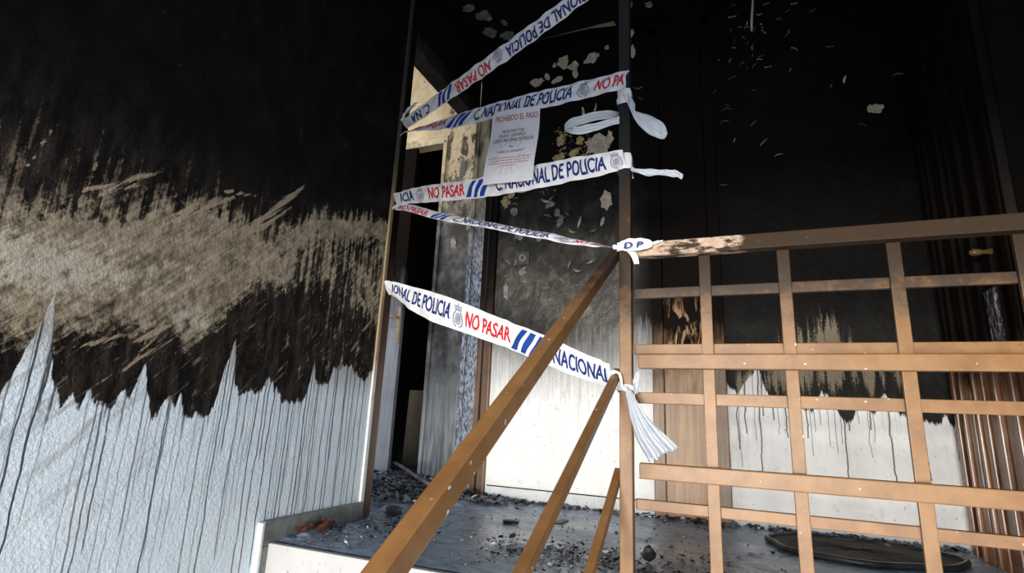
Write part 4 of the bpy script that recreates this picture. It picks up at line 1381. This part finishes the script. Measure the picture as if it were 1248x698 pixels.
def leaf(name, loc, ln, wd, rz, label, seed):
    rs = random.Random(seed)
    V, F = [], []
    n, m = 8, 4
    for i in range(n + 1):
        t = i / n
        wv = wd * math.sin(math.pi * min(t * 0.93 + 0.05, 1)) ** 0.7 * (1 + 0.2 * rs.uniform(-1, 1))
        for j in range(m + 1):
            q = 2 * j / m - 1
            V.append((ln * (t - 0.5), wv * q, 0.004 + 1.1 * abs(q) ** 1.5 * wv + 0.035 * (t - 0.4) ** 2 * 2 + rs.uniform(0, 0.002)))
    for i in range(n):
        for j in range(m):
            a = i * (m + 1) + j
            F.append((a, a + 1, a + m + 2, a + m + 1))
    R = Matrix.Rotation(rz, 4, 'Z')
    o = poly(name, [R @ Vector(v) for v in V], F, MAT['leafbrown'])
    o.location = loc
    return tag(o, label, 'leaf')


leaf('dry_leaf', (-1.545, 1.735, 0.006), 0.075, 0.025, 0.5, 'curled brown dry leaf nearest the step edge by the left skirting', 31)
leaf('dry_leaf', (-1.515, 1.815, 0.006), 0.085, 0.036, 1.1, 'larger curled brown dry leaf standing up against the left skirting', 32)

sk1 = tube('burnt_stick', [(-2.16, 3.22, 0.135), (-2.02, 3.12, 0.12), (-1.88, 3.02, 0.095), (-1.74, 2.93, 0.07), (-1.60, 2.88, 0.045)], [0.010, 0.012, 0.013, 0.012, 0.008], MAT['stick'], None, 7, 0.15)
tag(sk1, 'long burnt stick lying slanted in the hallway rubble', 'stick')
sk2 = tube('burnt_stick', [(-1.86, 2.72, 0.055), (-1.76, 2.66, 0.05), (-1.68, 2.56, 0.03), (-1.63, 2.49, 0.015)], [0.008, 0.010, 0.009, 0.006], MAT['stick'], None, 7, 0.15)
tag(sk2, 'short burnt stick beside the wooden door edge in the hallway rubble', 'stick')


def stuff(name, pts, mats, label, cat, smin, smax, seed):
    """loose fragments of ash, far too many to count"""
    rs = random.Random(seed)
    V, F, MI = [], [], []
    ico_v = [(0, 0, 1), (0.9, 0, 0.2), (0.28, 0.85, 0.25), (-0.72, 0.5, 0.2), (-0.7, -0.55, 0.3), (0.3, -0.85, 0.2), (0, 0, -0.4)]
    ico_f = [(0, 1, 2), (0, 2, 3), (0, 3, 4), (0, 4, 5), (0, 5, 1), (6, 2, 1), (6, 3, 2), (6, 4, 3), (6, 5, 4), (6, 1, 5)]
    for p in pts:
        s = rs.uniform(smin, smax) * rs.choice((0.5, 0.7, 1, 1, 1.5))
        sx, sy, sz = s * rs.uniform(0.6, 1.8), s * rs.uniform(0.5, 1.2), s * rs.uniform(0.25, 0.8)
        a = rs.uniform(0, 6.28)
        tx, ty = rs.uniform(-0.5, 0.5), rs.uniform(-0.5, 0.5)
        o = len(V)
        for x, y_, z in ico_v:
            x, y_, z = x * sx * rs.uniform(0.7, 1.3), y_ * sy * rs.uniform(0.7, 1.3), z * sz
            x, y_ = x * math.cos(a) - y_ * math.sin(a), x * math.sin(a) + y_ * math.cos(a)
            V.append((p[0] + x, p[1] + y_, p[2] + z + tx * x + ty * y_))
        F += [tuple(o + i for i in f) for f in ico_f]
        mi = rs.choices(range(len(mats)), weights=[5, 5.5, 0.9][:len(mats)])[0]
        MI += [mi] * len(ico_f)
    o = poly(name, V, F, None)
    for m in mats: o.data.materials.append(m)
    o.data.polygons.foreach_set('material_index', MI)
    return tag(o, label, cat, None, 'stuff')


CH = [MAT['char'], MAT['ash'], MAT['white_shard']]
pts = [(random.uniform(-1.40, 0.86), YB - abs(random.gauss(0.02, 0.05)) - 0.01, random.uniform(0.004, 0.02)) for _ in range(900)]
stuff('ash_fragments', pts, CH[:2] , 'line of black ash fragments along the foot of the back wall', 'ash', 0.004, 0.014, 1)
pts = []
for _ in range(1500):
    x, y_ = random.gauss(-1.85, 0.22), random.gauss(2.95, 0.28)
    if y_ < 3.33 and x < -1.42 and (x < -1.64 or 2.26 < y_ < 3.0):
        pts.append((x, y_, random.uniform(0.01, 0.05) + 0.05 * max(0, min(1, (-1.6 - x) * 2)) * random.random()))
for _ in range(260):
    pts.append((random.gauss(-1.36, 0.10), random.gauss(2.93, 0.06), random.uniform(0.004, 0.03)))
pts = [p for p in pts if p[1] < 3.03 or p[0] < -1.64]
stuff('hall_rubble', pts, CH, 'heap of burnt rubble spilling out of the hallway opening', 'rubble', 0.006, 0.018, 2)
pts = []
for _ in range(1100):
    x, y_ = random.gauss(-0.52, 0.24), random.gauss(1.97, 0.12)
    if 1.66 < y_ < 2.3 and x > -0.95: pts.append((x, y_, random.uniform(0.003, 0.014)))
for _ in range(700):
    x, y_ = random.uniform(-1.55, 0.85), random.uniform(1.66, 3.0)
    pts.append((x, y_, random.uniform(0.001, 0.006)))
for _ in range(420):
    x, y_ = random.gauss(-1.42, 0.12), random.gauss(1.95, 0.16)
    if x > -1.56 and y_ > 1.66: pts.append((x, y_, random.uniform(0.001, 0.01)))
pts = [p for p in pts if ((p[0] - mc[0]) / 0.40) ** 2 + ((p[1] - mc[1]) / 0.28) ** 2 > 1 and (p[0] + 0.315) ** 2 + (p[1] - 2.09) ** 2 > 0.0025]
stuff('floor_ash', pts, CH, 'scattered ash and char crumbs over the wet landing floor', 'ash', 0.002, 0.009, 3)
